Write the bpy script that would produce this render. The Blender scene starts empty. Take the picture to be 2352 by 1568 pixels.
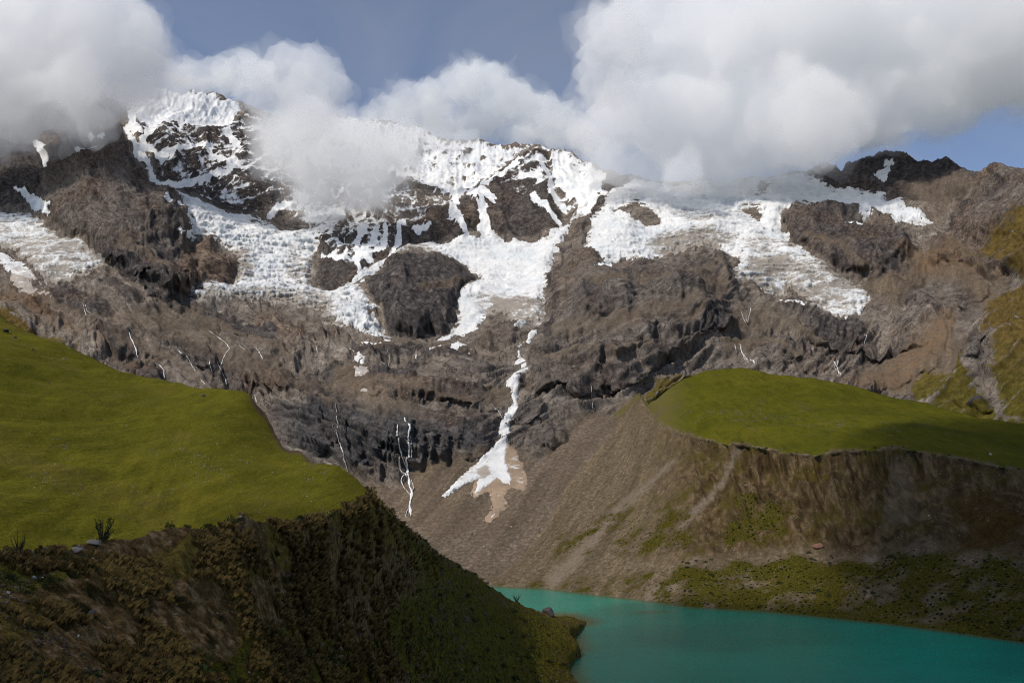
import bpy, math, random
import numpy as np
from mathutils import Vector

# ------------------------------------------------------------------ camera, sky, sun, exposure
scn = bpy.context.scene
COL = scn.collection
VW, VH, FOC = 2352.0, 1568.0, 2037.0            # the picture measured in units of 1/2352 of its width
PITCH = math.radians(10.2)
CAM = np.array([0.0, 0.0, 60.0])                # 60 m above the lake
cd = bpy.data.cameras.new('camera')
cam = bpy.data.objects.new('camera', cd); COL.objects.link(cam)
cam.location = CAM
cam.rotation_euler = (math.pi / 2 + PITCH, 0, 0)
cd.sensor_width = 36.0; cd.lens = 36.0 * FOC / VW
cd.clip_start = 0.5; cd.clip_end = 60000
scn.camera = cam

SUN_EL, SUN_AZ = math.radians(50), math.radians(-128)   # azimuth from +Y, clockwise: sun stands to the left, behind the camera
sun_dir = np.array([math.cos(SUN_EL) * math.sin(SUN_AZ), math.cos(SUN_EL) * math.cos(SUN_AZ), math.sin(SUN_EL)])
world = bpy.data.worlds.new('World'); scn.world = world; world.use_nodes = True
wn = world.node_tree.nodes; wl = world.node_tree.links
bg = wn['Background']
sky = wn.new('ShaderNodeTexSky'); sky.sky_type = 'NISHITA'; sky.sun_disc = False
sky.sun_elevation = SUN_EL; sky.sun_rotation = SUN_AZ
sky.altitude = 4200; sky.air_density = 1.0; sky.dust_density = 1.5; sky.ozone_density = 1.0
# a thin high veil of ice haze over the whole sky dome
wtc = wn.new('ShaderNodeTexCoord'); wno = wn.new('ShaderNodeTexNoise'); wno.inputs['Scale'].default_value = 3.2; wno.inputs['Detail'].default_value = 7; wno.inputs['Roughness'].default_value = 0.58; wno.inputs['Distortion'].default_value = 0.6
wmr = wn.new('ShaderNodeMapRange'); wmr.inputs[1].default_value = 0.35; wmr.inputs[2].default_value = 0.72; wmr.inputs[3].default_value = 0.05; wmr.inputs[4].default_value = 0.26
wmx = wn.new('ShaderNodeMix'); wmx.data_type = 'RGBA'; wmx.inputs[7].default_value = (3.7, 3.55, 3.45, 1)
wl.new(wtc.outputs['Generated'], wno.inputs['Vector']); wl.new(wno.outputs['Fac'], wmr.inputs[0]); wl.new(wmr.outputs[0], wmx.inputs[0])
wl.new(sky.outputs[0], wmx.inputs[6]); wl.new(wmx.outputs[2], bg.inputs['Color'])
bg.inputs['Strength'].default_value = 0.15
sd_ = bpy.data.lights.new('sun', 'SUN'); sd_.energy = 3.9; sd_.angle = math.radians(0.53); sd_.color = (1.0, 0.93, 0.83)
sun = bpy.data.objects.new('sun', sd_); COL.objects.link(sun)
sun.rotation_euler = Vector(sun_dir).to_track_quat('Z', 'Y').to_euler()
scn.view_settings.view_transform = 'Standard'; scn.view_settings.look = 'None'
scn.view_settings.exposure = 0.0; scn.view_settings.gamma = 1.0
scn.view_settings.use_curve_mapping = False
cy = scn.cycles
cy.max_bounces = 32; cy.diffuse_bounces = 2; cy.glossy_bounces = 2; cy.transmission_bounces = 2
cy.volume_bounces = 32; cy.transparent_max_bounces = 8
cy.use_adaptive_sampling = True; cy.adaptive_threshold = 0.02
cy.use_denoising = True; cy.denoising_prefilter = 'NONE'; cy.filter_width = 1.1

# ------------------------------------------------------------------ numeric helpers
rs = np.random.RandomState(7)
_perm = rs.permutation(256).astype(np.int32)
_g = rs.normal(size=(256, 3)); _g = (_g / np.linalg.norm(_g, axis=1)[:, None]).astype(np.float32)
def perlin(P, seed=0):
    P = P.astype(np.float32)
    I = np.floor(P); f = P - I; I = I.astype(np.int32) + seed * 37
    w = f * f * f * (f * (f * 6 - 15) + 10)
    out = np.zeros(len(P), np.float32)
    for dx in (0, 1):
        a = _perm[(I[:, 0] + dx) & 255]
        wx = w[:, 0] if dx else 1 - w[:, 0]
        for dy in (0, 1):
            b = _perm[(a + I[:, 1] + dy) & 255]
            wy = w[:, 1] if dy else 1 - w[:, 1]
            for dz in (0, 1):
                g = _g[_perm[(b + I[:, 2] + dz) & 255]]
                wz = w[:, 2] if dz else 1 - w[:, 2]
                out += wx * wy * wz * (g[:, 0] * (f[:, 0] - dx) + g[:, 1] * (f[:, 1] - dy) + g[:, 2] * (f[:, 2] - dz))
    return out * 1.6
def fbm(P, size, octaves=5, gain=0.5, seed=0):
    s = 0; a = 1.0; Q = P / size
    for k in range(octaves):
        s = s + a * perlin(Q, seed + k); a *= gain; Q = Q * 2.03 + 11.3
    return s
def ridged(P, size, octaves=5, gain=0.5, seed=0):
    s = 0; a = 1.0; Q = P / size; pw = 1.0
    for k in range(octaves):
        n = 1 - np.abs(perlin(Q, seed + k)) * 1.6
        n = np.clip(n, 0, 1) ** 2
        s = s + a * n * pw; pw = np.clip(n * 1.6, 0.2, 1); a *= gain; Q = Q * 2.07 + 5.7
    return s - 0.9
def smooth(a, b, x):
    t = np.clip((x - a) / (b - a), 0, 1); return t * t * (3 - 2 * t)
CT, ST = math.cos(PITCH), math.sin(PITCH)
def ray(px, py):
    x = (np.asarray(px, float) - VW / 2) / FOC; y = (VH / 2 - np.asarray(py, float)) / FOC
    return np.stack([x, CT - y * ST, ST + y * CT], -1)
def at(px, py, D):
    """the point seen at (px, py) that lies D metres in front of the camera, measured along the ground"""
    r = ray(px, py)
    return CAM + r * (np.asarray(D, float) / r[..., 1])[..., None]
def water_D(px, py):
    r = ray(px, py); return -CAM[2] / r[..., 2] * r[..., 1]
def curve(pts):
    a = np.array(pts, float); return lambda x: np.interp(x, a[:, 0], a[:, 1])
def poly_sd(px, py, poly):
    """signed distance to a polygon, positive inside"""
    p = np.array(poly, float); out = np.full(px.shape, -1e3)
    m = (px > p[:, 0].min() - 80) & (px < p[:, 0].max() + 80) & (py > p[:, 1].min() - 80) & (py < p[:, 1].max() + 80)
    x, y = px[m], py[m]
    if x.size == 0: return out
    d2 = np.full(x.shape, 1e12); ins = np.zeros(x.shape, bool)
    for a, b in zip(p, np.roll(p, -1, 0)):
        e = b - a; L = max(e @ e, 1e-9)
        t = np.clip(((x - a[0]) * e[0] + (y - a[1]) * e[1]) / L, 0, 1)
        d2 = np.minimum(d2, (x - a[0] - t * e[0]) ** 2 + (y - a[1] - t * e[1]) ** 2)
        if a[1] != b[1]:
            c = ((a[1] > y) != (b[1] > y)) & (x < (b[0] - a[0]) * (y - a[1]) / (b[1] - a[1]) + a[0])
            ins ^= c
    d = np.sqrt(d2); out[m] = np.where(ins, d, -d)
    return out
def line_sd(px, py, pts):
    """distance to a polyline minus its local half-width, positive inside; pts = (x, y, half-width)"""
    p = np.array(pts, float); out = np.full(px.shape, -1e3); g = p[:, 2].max() + 30
    m = (px > p[:, 0].min() - g) & (px < p[:, 0].max() + g) & (py > p[:, 1].min() - g) & (py < p[:, 1].max() + g)
    x, y = px[m], py[m]; r = np.full(x.shape, -1e3)
    for a, b in zip(p[:-1], p[1:]):
        e = b[:2] - a[:2]; L = max(e @ e, 1e-9)
        t = np.clip(((x - a[0]) * e[0] + (y - a[1]) * e[1]) / L, 0, 1)
        d = np.hypot(x - a[0] - t * e[0], y - a[1] - t * e[1])
        r = np.maximum(r, a[2] + (b[2] - a[2]) * t - d)
    out[m] = r
    return out
def ell(px, py, cx, cy, rx, ry, ang=0):
    c, s = math.cos(math.radians(ang)), math.sin(math.radians(ang))
    u = ((px - cx) * c + (py - cy) * s) / rx; v = (-(px - cx) * s + (py - cy) * c) / ry
    return np.sqrt(u * u + v * v)
class TPS:
    def __init__(s, pts, lam=0.02, inv=False):
        a = np.array(pts, float); s.c = a[:, :2] / 400.0; s.inv = inv; v = 100.0 / a[:, 2] if inv else np.log(a[:, 2]); n = len(a)
        K = s.k(s.c, s.c) + lam * np.eye(n); Pm = np.c_[np.ones(n), s.c]
        A = np.zeros((n + 3, n + 3)); A[:n, :n] = K; A[:n, n:] = Pm; A[n:, :n] = Pm.T
        s.w = np.linalg.solve(A, np.r_[v, 0, 0, 0])
    def k(s, a, b):
        r2 = ((a[:, None] - b[None]) ** 2).sum(-1); return 0.5 * r2 * np.log(r2 + 1e-9)
    def __call__(s, px, py):
        sh = px.shape; q = np.c_[px.ravel(), py.ravel()] / 400.0; o = np.empty(len(q)); n = len(s.c)
        for i in range(0, len(q), 100000):
            b = q[i:i + 100000]; o[i:i + 100000] = s.k(b, s.c) @ s.w[:n] + s.w[n] + b @ s.w[n + 1:]
        return (100.0 / np.maximum(o, .02) if s.inv else np.exp(o)).reshape(sh)
def profile(px, py, curves):
    """depth by columns: curves = [(y(x), D(x)) ...] from bottom to top; between them the surface is flat (1/D is linear in y)"""
    out = np.zeros(px.shape); n = len(curves)
    Y = [c[0](px) for c in curves]; V = [1.0 / c[1](px) for c in curves]
    for k in range(n - 1):
        t = (py - Y[k]) / (Y[k + 1] - Y[k] + 1e-9)
        lo = t >= 0 if k > 0 else np.ones(px.shape, bool)
        out = np.where(lo, V[k] + (V[k + 1] - V[k]) * t, out)
    return 1.0 / np.maximum(out, 1e-5)
def blur(a, n):
    for _ in range(n):
        p = np.pad(a, ((1, 1), (1, 1)) + ((0, 0),) * (a.ndim - 2), mode='edge')
        a = (p[:-2, 1:-1] + p[2:, 1:-1] + p[1:-1, :-2] + p[1:-1, 2:] + 2 * a) / 6
    return a
def normals(G):
    du = np.gradient(G, axis=1); dv = np.gradient(G, axis=0)
    n = np.cross(du, dv); n /= np.linalg.norm(n, axis=-1, keepdims=True) + 1e-9
    toc = CAM - G; flip = np.sign((n * toc).sum(-1, keepdims=True)); return n * np.where(flip == 0, 1, flip)

# ------------------------------------------------------------------ objects and materials
def tag(o, label=None, cat=None, group=None, kind=None):
    for k, v in (('label', label), ('category', cat), ('group', group), ('kind', kind)):
        if v: o[k] = v
    return o
def mesh_from(name, V, F, mat, attrs=None, smooth_shade=True, parent=None):
    me = bpy.data.meshes.new(name)
    V = np.ascontiguousarray(V, np.float32).reshape(-1, 3); F = np.ascontiguousarray(F, np.int32); k = F.shape[1]
    me.vertices.add(len(V)); me.vertices.foreach_set('co', V.ravel())
    me.loops.add(F.size); me.loops.foreach_set('vertex_index', F.ravel())
    me.polygons.add(len(F)); me.polygons.foreach_set('loop_start', np.arange(0, F.size, k, dtype=np.int32))
    me.update(calc_edges=True)
    if smooth_shade: me.polygons.foreach_set('use_smooth', np.ones(len(F), bool))
    for an, av in (attrs or {}).items():
        A = me.attributes.new(an, 'FLOAT', 'POINT'); A.data.foreach_set('value', np.ascontiguousarray(av, np.float32).ravel())
    if mat: me.materials.append(mat)
    o = bpy.data.objects.new(name, me); COL.objects.link(o)
    if parent: o.parent = parent
    return o
def grid_faces(R, C, keep=None):
    i = np.arange(R * C).reshape(R, C)
    F = np.stack([i[:-1, :-1], i[:-1, 1:], i[1:, 1:], i[1:, :-1]], -1).reshape(-1, 4)
    if keep is not None: F = F[keep.reshape(-1)]
    return F
def compact(V, F, attrs):
    u = np.unique(F); m = np.full(len(V), -1, np.int64); m[u] = np.arange(len(u))
    return V[u], m[F], {k: v.ravel()[u] for k, v in attrs.items()}

class Mat:
    """small node-building helper"""
    def __init__(s, name, rough=0.9, spec=0.2):
        s.m = bpy.data.materials.new(name); s.m.use_nodes = True; s.t = s.m.node_tree; s.n = s.t.nodes
        s.b = s.n['Principled BSDF']; s.b.inputs['Roughness'].default_value = rough
        s.b.inputs['Specular IOR Level'].default_value = spec
        s.geo = s.n.new('ShaderNodeNewGeometry')
    def link(s, a, b): s.t.links.new(a, b)
    def attr(s, name):
        a = s.n.new('ShaderNodeAttribute'); a.attribute_name = name; return a.outputs['Fac']
    def noise(s, scale, detail=6, rough=0.6, stretch=None, rot=None, dist=0.0):
        t = s.n.new('ShaderNodeTexNoise'); t.inputs['Scale'].default_value = scale; t.inputs['Detail'].default_value = detail
        t.inputs['Roughness'].default_value = rough; t.inputs['Distortion'].default_value = dist
        src = s.geo.outputs['Position']
        if stretch or rot:
            mp = s.n.new('ShaderNodeMapping')
            if stretch: mp.inputs['Scale'].default_value = stretch
            if rot: mp.inputs['Rotation'].default_value = rot
            s.link(src, mp.inputs['Vector']); src = mp.outputs['Vector']
        s.link(src, t.inputs['Vector']); return t.outputs['Fac']
    def voro(s, scale, feature='F1', out='Distance', rand=1.0):
        t = s.n.new('ShaderNodeTexVoronoi'); t.inputs['Scale'].default_value = scale; t.feature = feature
        t.inputs['Randomness'].default_value = rand
        s.link(s.geo.outputs['Position'], t.inputs['Vector']); return t.outputs[out]
    def math(s, op, a, b=None, c=None, clamp=False):
        m = s.n.new('ShaderNodeMath'); m.operation = op; m.use_clamp = clamp
        for i, v in enumerate((a, b, c)):
            if v is None: continue
            if isinstance(v, (int, float)): m.inputs[i].default_value = v
            else: s.link(v, m.inputs[i])
        return m.outputs[0]
    def ss(s, v, a, b, lo=0.0, hi=1.0):
        m = s.n.new('ShaderNodeMapRange'); m.interpolation_type = 'SMOOTHSTEP'
        for i, x in zip(range(1, 5), (a, b, lo, hi)): m.inputs[i].default_value = x
        s.link(v, m.inputs[0]); return m.outputs[0]
    def mix(s, f, a, b, mode='MIX'):
        m = s.n.new('ShaderNodeMix'); m.data_type = 'RGBA'; m.blend_type = mode; m.clamp_factor = True
        for i, v in ((0, f), (6, a), (7, b)):
            if isinstance(v, (int, float)): m.inputs[i].default_value = v
            elif isinstance(v, tuple): m.inputs[i].default_value = (*v, 1)
            else: s.link(v, m.inputs[i])
        return m.outputs[2]
    def ramp(s, v, stops):
        r = s.n.new('ShaderNodeValToRGB'); e = r.color_ramp.elements
        while len(e) < len(stops): e.new(0.5)
        for el, (p, c) in zip(e, stops): el.position = p; el.color = (*c, 1)
        s.link(v, r.inputs[0]); return r.outputs[0]
    def color(s, c): s.link(c, s.b.inputs['Base Color'])
    def bump(s, h, dist, strength=1.0):
        b = s.n.new('ShaderNodeBump'); b.inputs['Strength'].default_value = strength; b.inputs['Distance'].default_value = dist
        s.link(h, b.inputs['Height']); s.link(b.outputs[0], s.b.inputs['Normal'])

def upsample(a, R, C, st):
    r = np.arange(R) / st; c = np.arange(C) / st; i = np.minimum(r.astype(int), a.shape[0] - 2); j = np.minimum(c.astype(int), a.shape[1] - 2)
    fr = (r - i)[:, None]; fc = (c - j)[None]; g = lambda di, dj: a[np.ix_(i + di, j + dj)]
    return (g(0, 0) * (1 - fc) + g(0, 1) * fc) * (1 - fr) + (g(1, 0) * (1 - fc) + g(1, 1) * fc) * fr
def padded(a, st):
    q = a[::st, ::st]; r, c = a.shape
    if (r - 1) % st: q = np.concatenate([q, 2 * q[-1:] - q[-2:-1]], 0)
    if (c - 1) % st: q = np.concatenate([q, 2 * q[:, -1:] - q[:, -2:-1]], 1)
    return q
def coarse(fn, px, py, st=4):
    return upsample(fn(padded(px, st), padded(py, st)), *px.shape, st)

# ------------------------------------------------------------------ the massif
STEP = 2.6
crestM = curve([(-420, 170), (0, 215), (120, 200), (230, 190), (350, 212), (420, 216), (482, 207), (520, 218), (575, 235), (625, 268), (680, 300), (730, 285), (770, 263),
                (795, 266), (830, 280), (870, 284), (950, 288), (985, 300), (1050, 320), (1130, 322), (1225, 322), (1260, 335), (1330, 358), (1390, 388), (1450, 405),
                (1560, 412), (1700, 412), (1800, 398), (1860, 392), (1885, 372), (1905, 374), (1935, 385), (1955, 372), (1978, 364), (2010, 362), (2040, 352), (2062, 349),
                (2072, 352), (2110, 366), (2170, 368), (2200, 380), (2225, 395), (2262, 402), (2290, 392), (2320, 388), (2352, 390), (2450, 370), (2700, 340), (2800, 340)])
mtnD = TPS([(900, 1345, 676), (1150, 1345, 676), (1400, 1345, 700), (1700, 1345, 720), (2352, 1345, 700), (2800, 1300, 640), (0, 1345, 700), (-420, 1345, 700), (500, 1345, 690),
            (0, 1100, 850), (300, 1150, 800), (600, 1200, 765), (-420, 1000, 950), (930, 1200, 775), (930, 1100, 845), (1150, 1190, 775), (1150, 1020, 880), (700, 1060, 870), (600, 960, 945), (300, 860, 1010),
            (0, 760, 1120), (-420, 700, 1180), (930, 925, 895), (700, 895, 955), (1150, 945, 925), (1240, 1000, 905), (930, 800, 1150), (700, 800, 1150), (500, 760, 1200), (200, 700, 1270), (0, 640, 1370), (-420, 600, 1420),
            (1200, 830, 1080), (1300, 900, 1000), (1450, 900, 1000), (1600, 830, 1100), (650, 700, 1380), (870, 750, 1280), (1030, 750, 1270), (1200, 740, 1240), (650, 600, 1600), (600, 500, 1780),
            (1180, 640, 1500), (1150, 550, 1720), (850, 640, 1500), (800, 560, 1690), (1150, 420, 1960), (1200, 330, 2200), (850, 285, 2300), (700, 400, 2050), (480, 350, 2020), (480, 210, 2250),
            (300, 300, 1980), (200, 190, 2230), (0, 250, 2120), (-420, 200, 2200), (250, 400, 1720), (300, 550, 1500), (100, 450, 1720), (0, 500, 1680), (0, 560, 1540),
            (1400, 500, 1640), (1500, 600, 1420), (1600, 700, 1250), (1800, 650, 1390), (1700, 500, 1680), (1650, 430, 1870), (1850, 400, 1980), (1900, 700, 1270), (1900, 800, 1120), (1700, 800, 1140), (1750, 850, 1070),
            (2060, 350, 2050), (1950, 480, 1680), (1900, 560, 1500), (2100, 600, 1400), (2100, 700, 1220), (2100, 800, 1100), (2100, 900, 1010), (2250, 600, 1300), (2270, 410, 1650), (2352, 390, 1480), (2352, 500, 1280),
            (2352, 640, 1080), (2352, 800, 930), (2352, 960, 860), (2700, 350, 1350), (2700, 640, 950), (2700, 900, 780), (1700, 1000, 960), (2000, 1000, 940), (2352, 1050, 830), (1500, 1000, 900), (1400, 1000, 880),
            (1300, 1100, 810), (1300, 1200, 750), (1450, 1150, 790), (1600, 1200, 790), (2000, 1200, 800), (2700, 1150, 720), (2800, 400, 1250)])
xs = np.arange(-240, 2600, STEP); C = len(xs)
R = 440
tt = np.linspace(0, 1, R)
PX = np.repeat(xs[None], R, 0); yc = crestM(xs)
PY = 1400 + (yc - 1400)[None] * tt[:, None]
D = coarse(mtnD, PX, PY, 2)
base = at(PX, PY, D); fl = base.reshape(-1, 3)
wob = lambda a, seed, s: a * coarse(lambda x, y: fbm(np.c_[x.ravel() / s, y.ravel() / s, np.zeros(x.size)], 1.0, 3, 0.55, seed).reshape(x.shape), PX, PY, 4 if s > 30 else 2)
WX, WY = PX + wob(16, 40, 60) + wob(5, 44, 14), PY + wob(12, 42, 60) + wob(5, 46, 14)

# rock bodies that stand out of the face: polygon, relief in metres, edge softness, darkness, warmth
BUTTRESS = [(265, 278), (290, 325), (330, 365), (380, 425), (415, 490), (436, 530), (440, 560), (452, 640), (425, 680), (390, 682), (260, 612), (200, 565), (130, 528), (85, 480), (98, 400), (85, 330), (180, 296)]
LEFTWALL = [(-420, 330), (0, 318), (60, 322), (95, 330), (98, 400), (85, 450), (60, 480), (0, 470), (-420, 470)]
KNOB = [(440, 548), (480, 545), (525, 570), (543, 600), (540, 645), (500, 652), (450, 662), (425, 640), (415, 590)]
MOUND = [(840, 650), (875, 612), (935, 588), (1000, 592), (1060, 610), (1105, 637), (1085, 657), (1050, 688), (1040, 720), (1010, 745), (960, 765), (905, 760), (870, 710), (845, 675)]
SPUR = [(1395, 395), (1350, 458), (1312, 520), (1285, 560), (1258, 620), (1247, 690), (1248, 750), (1215, 800), (1205, 850), (1230, 905), (1330, 915), (1450, 880), (1560, 815), (1680, 760), (1692, 640), (1660, 578), (1540, 572), (1400, 600), (1345, 560), (1352, 510), (1385, 450)]
DOME = [(1796, 505), (1820, 478), (1855, 470), (1915, 474), (1962, 490), (2010, 506), (2085, 530), (2120, 570), (2090, 610), (2020, 632), (1960, 632), (1900, 610), (1845, 570), (1812, 555)]
PYRAMID = [(1215, 340), (1250, 350), (1262, 390), (1290, 450), (1300, 480), (1270, 520), (1180, 545), (1100, 535), (1050, 560), (960, 545), (920, 500), (1040, 465), (1110, 430), (1150, 380)]
RIGHTHILL = [(2120, 590), (2150, 540), (2200, 470), (2255, 412), (2300, 380), (2820, 300), (2820, 760), (2560, 720), (2350, 640), (2220, 620)]
WEDGE = [(722, 520), (760, 515), (860, 510), (960, 505), (1040, 560), (960, 560), (860, 610), (800, 645), (760, 660), (718, 645)]
SEARIDGE = [(1870, 382), (1960, 360), (2060, 340), (2270, 400), (2200, 470), (2100, 470), (2040, 440), (1900, 420)]
UPPERFACE = [(280, 265), (330, 280), (640, 260), (660, 330), (640, 470), (560, 480), (500, 465), (420, 430), (370, 390)]
KNOLL = [(1440, 930), (1470, 888), (1500, 862), (1530, 842), (1560, 827), (1590, 836), (1640, 850), (1680, 900), (1600, 1000), (1480, 1000)]
BODIES = [(KNOLL, 24, 18, 0.2, 0.4), (BUTTRESS, 85, 22, 0.55, 0.45), (LEFTWALL, 30, 25, 0.8, 0.15), (KNOB, 35, 20, 0.35, 0.85), (MOUND, 60, 30, 0.85, 0.2), (SPUR, 42, 26, 0.40, 0.42), (DOME, 55, 28, 0.75, 0.5),
          (PYRAMID, 45, 30, 0.75, 0.45), (RIGHTHILL, 90, 40, 0.55, 0.5), (WEDGE, 25, 25, 0.75, 0.4), (SEARIDGE, 40, 25, 0.9, 0.3), (UPPERFACE, 15, 20, 0.75, 0.35)]
relief = np.zeros(PX.shape); dark = np.zeros(PX.shape); warm = np.full(PX.shape, 0.35)
for poly, amp, w, dk, wm in BODIES:
    s = poly_sd(WX, WY, poly); k = smooth(-w * 0.3, w, s) * 0.75 + smooth(0, w * 4, s) * 0.25
    relief += amp * k; e = smooth(-6, 10, s); dark = np.maximum(dark, dk * e); warm = warm * (1 - e) + wm * e
# smaller domes and ledges lower down: centre, half-axes, tilt, relief, darkness, warmth
DOMES = [(1205, 957, 42, 24, 0, 16, .6, .2), (960, 700, 90, 55, 0, 20, .9, .1), (905, 985, 45, 75, 0, 10, .8, .15), (1010, 990, 60, 70, 0, 10, .75, .5), (820, 1000, 55, 75, 0, 10, .75, .25), (720, 980, 60, 60, 15, 10, .7, .3), (1090, 1000, 50, 60, 0, 9, .7, .35),
         (940, 880, 85, 28, 8, 12, .7, .55), (860, 880, 60, 16, 10, 9, .75, .1), (1060, 905, 80, 22, 12, 9, .6, .4), (900, 850, 70, 20, -8, 8, .7, .2), (1000, 800, 90, 20, 0, 8, .55, .35), (860, 800, 60, 16, 0, 8, .7, .2), (1100, 850, 60, 22, 10, 9, .5, .3),
         (1130, 745, 62, 40, 0, 16, .35, .4), (640, 760, 75, 35, 12, 16, .3, .6), (560, 750, 70, 22, 18, 10, .75, .15), (520, 840, 90, 26, 18, 12, .65, .4), (600, 850, 100, 26, 16, 12, .55, .55), (420, 800, 90, 28, 25, 12, .6, .35), (260, 770, 75, 22, 28, 12, .85, .15),
         (330, 850, 60, 20, 28, 10, .7, .4), (180, 690, 90, 26, 22, 12, .7, .3), (60, 690, 80, 16, 20, 8, .5, .9), (330, 640, 130, 26, 35, 22, .75, .25), (300, 690, 100, 18, 30, 10, .6, .4), (690, 870, 80, 30, 12, 10, .6, .4), (770, 920, 70, 40, 10, 10, .7, .3),
         (1920, 745, 85, 42, 5, 24, .7, .25), (1840, 700, 50, 24, 10, 10, .6, .25), (1990, 800, 65, 26, 0, 14, .5, .3), (2070, 790, 60, 18, -10, 10, .5, .3), (1880, 830, 70, 24, -12, 10, .35, .5), (1790, 790, 70, 30, 5, 10, .4, .35), (2010, 880, 90, 26, -12, 10, .3, .6),
         (2120, 840, 50, 20, -20, 10, .5, .4), (2210, 660, 60, 50, 20, 24, .6, .4), (2060, 650, 70, 40, 10, 14, .75, .4), (2150, 690, 50, 60, 25, 12, .4, .3), (2260, 800, 40, 60, 30, 16, .5, .2), (2240, 930, 45, 14, 5, 7, .7, .1), (2300, 740, 40, 70, 35, 12, .2, .5),
         (1380, 690, 80, 40, 0, 16, .62, .25), (1330, 720, 60, 30, 0, 10, .55, .4), (1480, 650, 90, 45, 0, 12, .55, .3), (1600, 640, 60, 50, 0, 12, .6, .3), (1450, 770, 70, 35, -15, 10, .45, .4), (1560, 745, 60, 30, -10, 10, .5, .3), (1640, 735, 35, 40, 0, 12, .75, .2),
         (1330, 820, 70, 40, -25, 10, .45, .35), (1260, 770, 40, 60, 20, 8, .45, .3), (1420, 850, 60, 25, -20, 10, .6, .35), (1300, 895, 70, 22, -10, 10, .55, .35), (1255, 1015, 50, 22, -5, 8, .6, .1), (1520, 800, 50, 25, -20, 10, .5, .4),
         (150, 600, 90, 18, 25, 8, .5, .4), (470, 700, 60, 18, 20, 10, .5, .3), (1850, 640, 20, 18, 0, 8, .5, .3), (780, 850, 60, 20, 5, 7, .6, .3)]
for cx_, cy_, rx, ry, ang, amp, dk, wm in DOMES:
    e = ell(WX, WY, cx_, cy_, rx, ry, ang); k = np.sqrt(np.clip(1 - e * e, 0, 1)) * smooth(1.0, 0.8, e)
    relief += amp * k; f = smooth(1.02, 0.85, e); dark = dark * (1 - f) + dk * f; warm = warm * (1 - f) + wm * f
# scree and gravel fans: no relief noise, lighter
SCREE = [[(180, 730), (330, 700), (430, 700), (560, 790), (700, 845), (780, 870), (700, 880), (560, 850), (400, 790), (260, 770)], [(1250, 735), (1400, 720), (1560, 690), (1620, 690), (1560, 735), (1420, 760), (1280, 770)], [(1700, 690), (1790, 700), (1850, 720), (1800, 760), (1720, 770), (1660, 800), (1650, 770)], [(2060, 420), (2200, 400), (2270, 410), (2200, 470), (2130, 530), (2100, 470)], [(1560, 610), (1660, 640), (1690, 700), (1620, 680)], [(560, 1400), (700, 1130), (800, 1085), (900, 1110), (980, 1060), (1060, 1040), (1110, 1020), (1160, 1030), (1240, 1045), (1290, 1000), (1320, 960), (1400, 930), (1460, 890), (1520, 1000), (1520, 1400)],
         [(781, 830), (850, 840), (900, 890), (990, 930), (900, 925), (800, 900), (740, 880)], [(1110, 890), (1175, 895), (1165, 935), (1100, 930)], [(2080, 610), (2130, 570), (2190, 590), (2260, 640), (2330, 700), (2260, 700), (2200, 640), (2130, 640), (2060, 700), (1960, 660), (2000, 640)],
         [(1940, 860), (2060, 800), (2170, 720), (2230, 790), (2200, 880), (2130, 930), (2000, 890)], [(1560, 740), (1620, 700), (1650, 690), (1600, 740), (1560, 765)], [(400, 690), (470, 710), (540, 800), (480, 780), (430, 740)], [(1680, 760), (1780, 780), (1760, 800), (1690, 810), (1660, 790)]]
scree = np.zeros(PX.shape)
for k, p in enumerate(SCREE): scree = np.maximum(scree, (0.62 if k < 5 else 1.0) * smooth(-12, 18, poly_sd(WX, WY, p)))
GULLY = [[(905, 945), (903, 1000), (906, 1060)], [(890, 990), (885, 1062)], [(955, 960), (959, 1060)], [(975, 990), (981, 1080)], [(1005, 1000), (1004, 1062)], [(1035, 1010), (1036, 1070)], [(830, 985), (842, 1030), (852, 1082)], [(868, 1010), (872, 1090)], [(800, 960), (812, 1040)], [(745, 930), (752, 1000)],
         [(1290, 560), (1272, 640), (1262, 720), (1256, 765)], [(1638, 715), (1652, 745), (1658, 770)], [(1515, 775), (1530, 795), (1545, 815)], [(1345, 660), (1352, 720)], [(1440, 620), (1452, 680), (1448, 740)], [(1395, 780), (1388, 850), (1395, 900)], [(1580, 620), (1572, 700)],  # first line: shade along the spur's left edge, carved and put into the colour
         [(270, 300), (300, 380), (322, 450), (352, 540)], [(380, 440), (408, 540), (430, 640)], [(180, 330), (215, 420), (240, 500)], [(330, 480), (370, 560), (420, 640)], [(250, 600), (330, 650), (400, 690)],
         [(150, 742), (260, 792), (330, 830), (400, 872)], [(220, 708), (330, 758), (440, 803)], [(420, 728), (520, 768), (640, 828), (760, 880)], [(380, 770), (480, 812), (560, 858), (640, 905)], [(600, 862), (700, 880), (800, 902), (900, 932)], [(560, 890), (700, 930), (800, 962)], [(60, 700), (140, 730), (210, 775)],
         [(870, 803), (960, 796), (1040, 802), (1150, 808)], [(860, 880), (950, 902), (1050, 926), (1140, 952)], [(900, 858), (1000, 872), (1120, 902)], [(890, 640), (960, 655), (1040, 640)], [(900, 700), (930, 660), (990, 680), (1020, 720)],
         [(1700, 768), (1780, 758), (1850, 790), (1950, 802)], [(1800, 832), (1900, 802), (2000, 832), (2100, 800)], [(1820, 560), (1850, 600)], [(1880, 520), (1960, 560), (2020, 610)], [(2150, 545), (2220, 482), (2290, 420)], [(2230, 562), (2330, 556), (2420, 620)], [(2130, 690), (2180, 740), (2190, 800)], [(2240, 760), (2220, 820), (2200, 860)], [(2060, 380), (2075, 430)], [(1980, 375), (1995, 420)], [(2120, 380), (2140, 440)],
         [(1150, 400), (1165, 470), (1180, 530)], [(1215, 420), (1235, 490)], [(450, 300), (470, 380), (500, 440)], [(560, 300), (575, 400)]]
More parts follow.
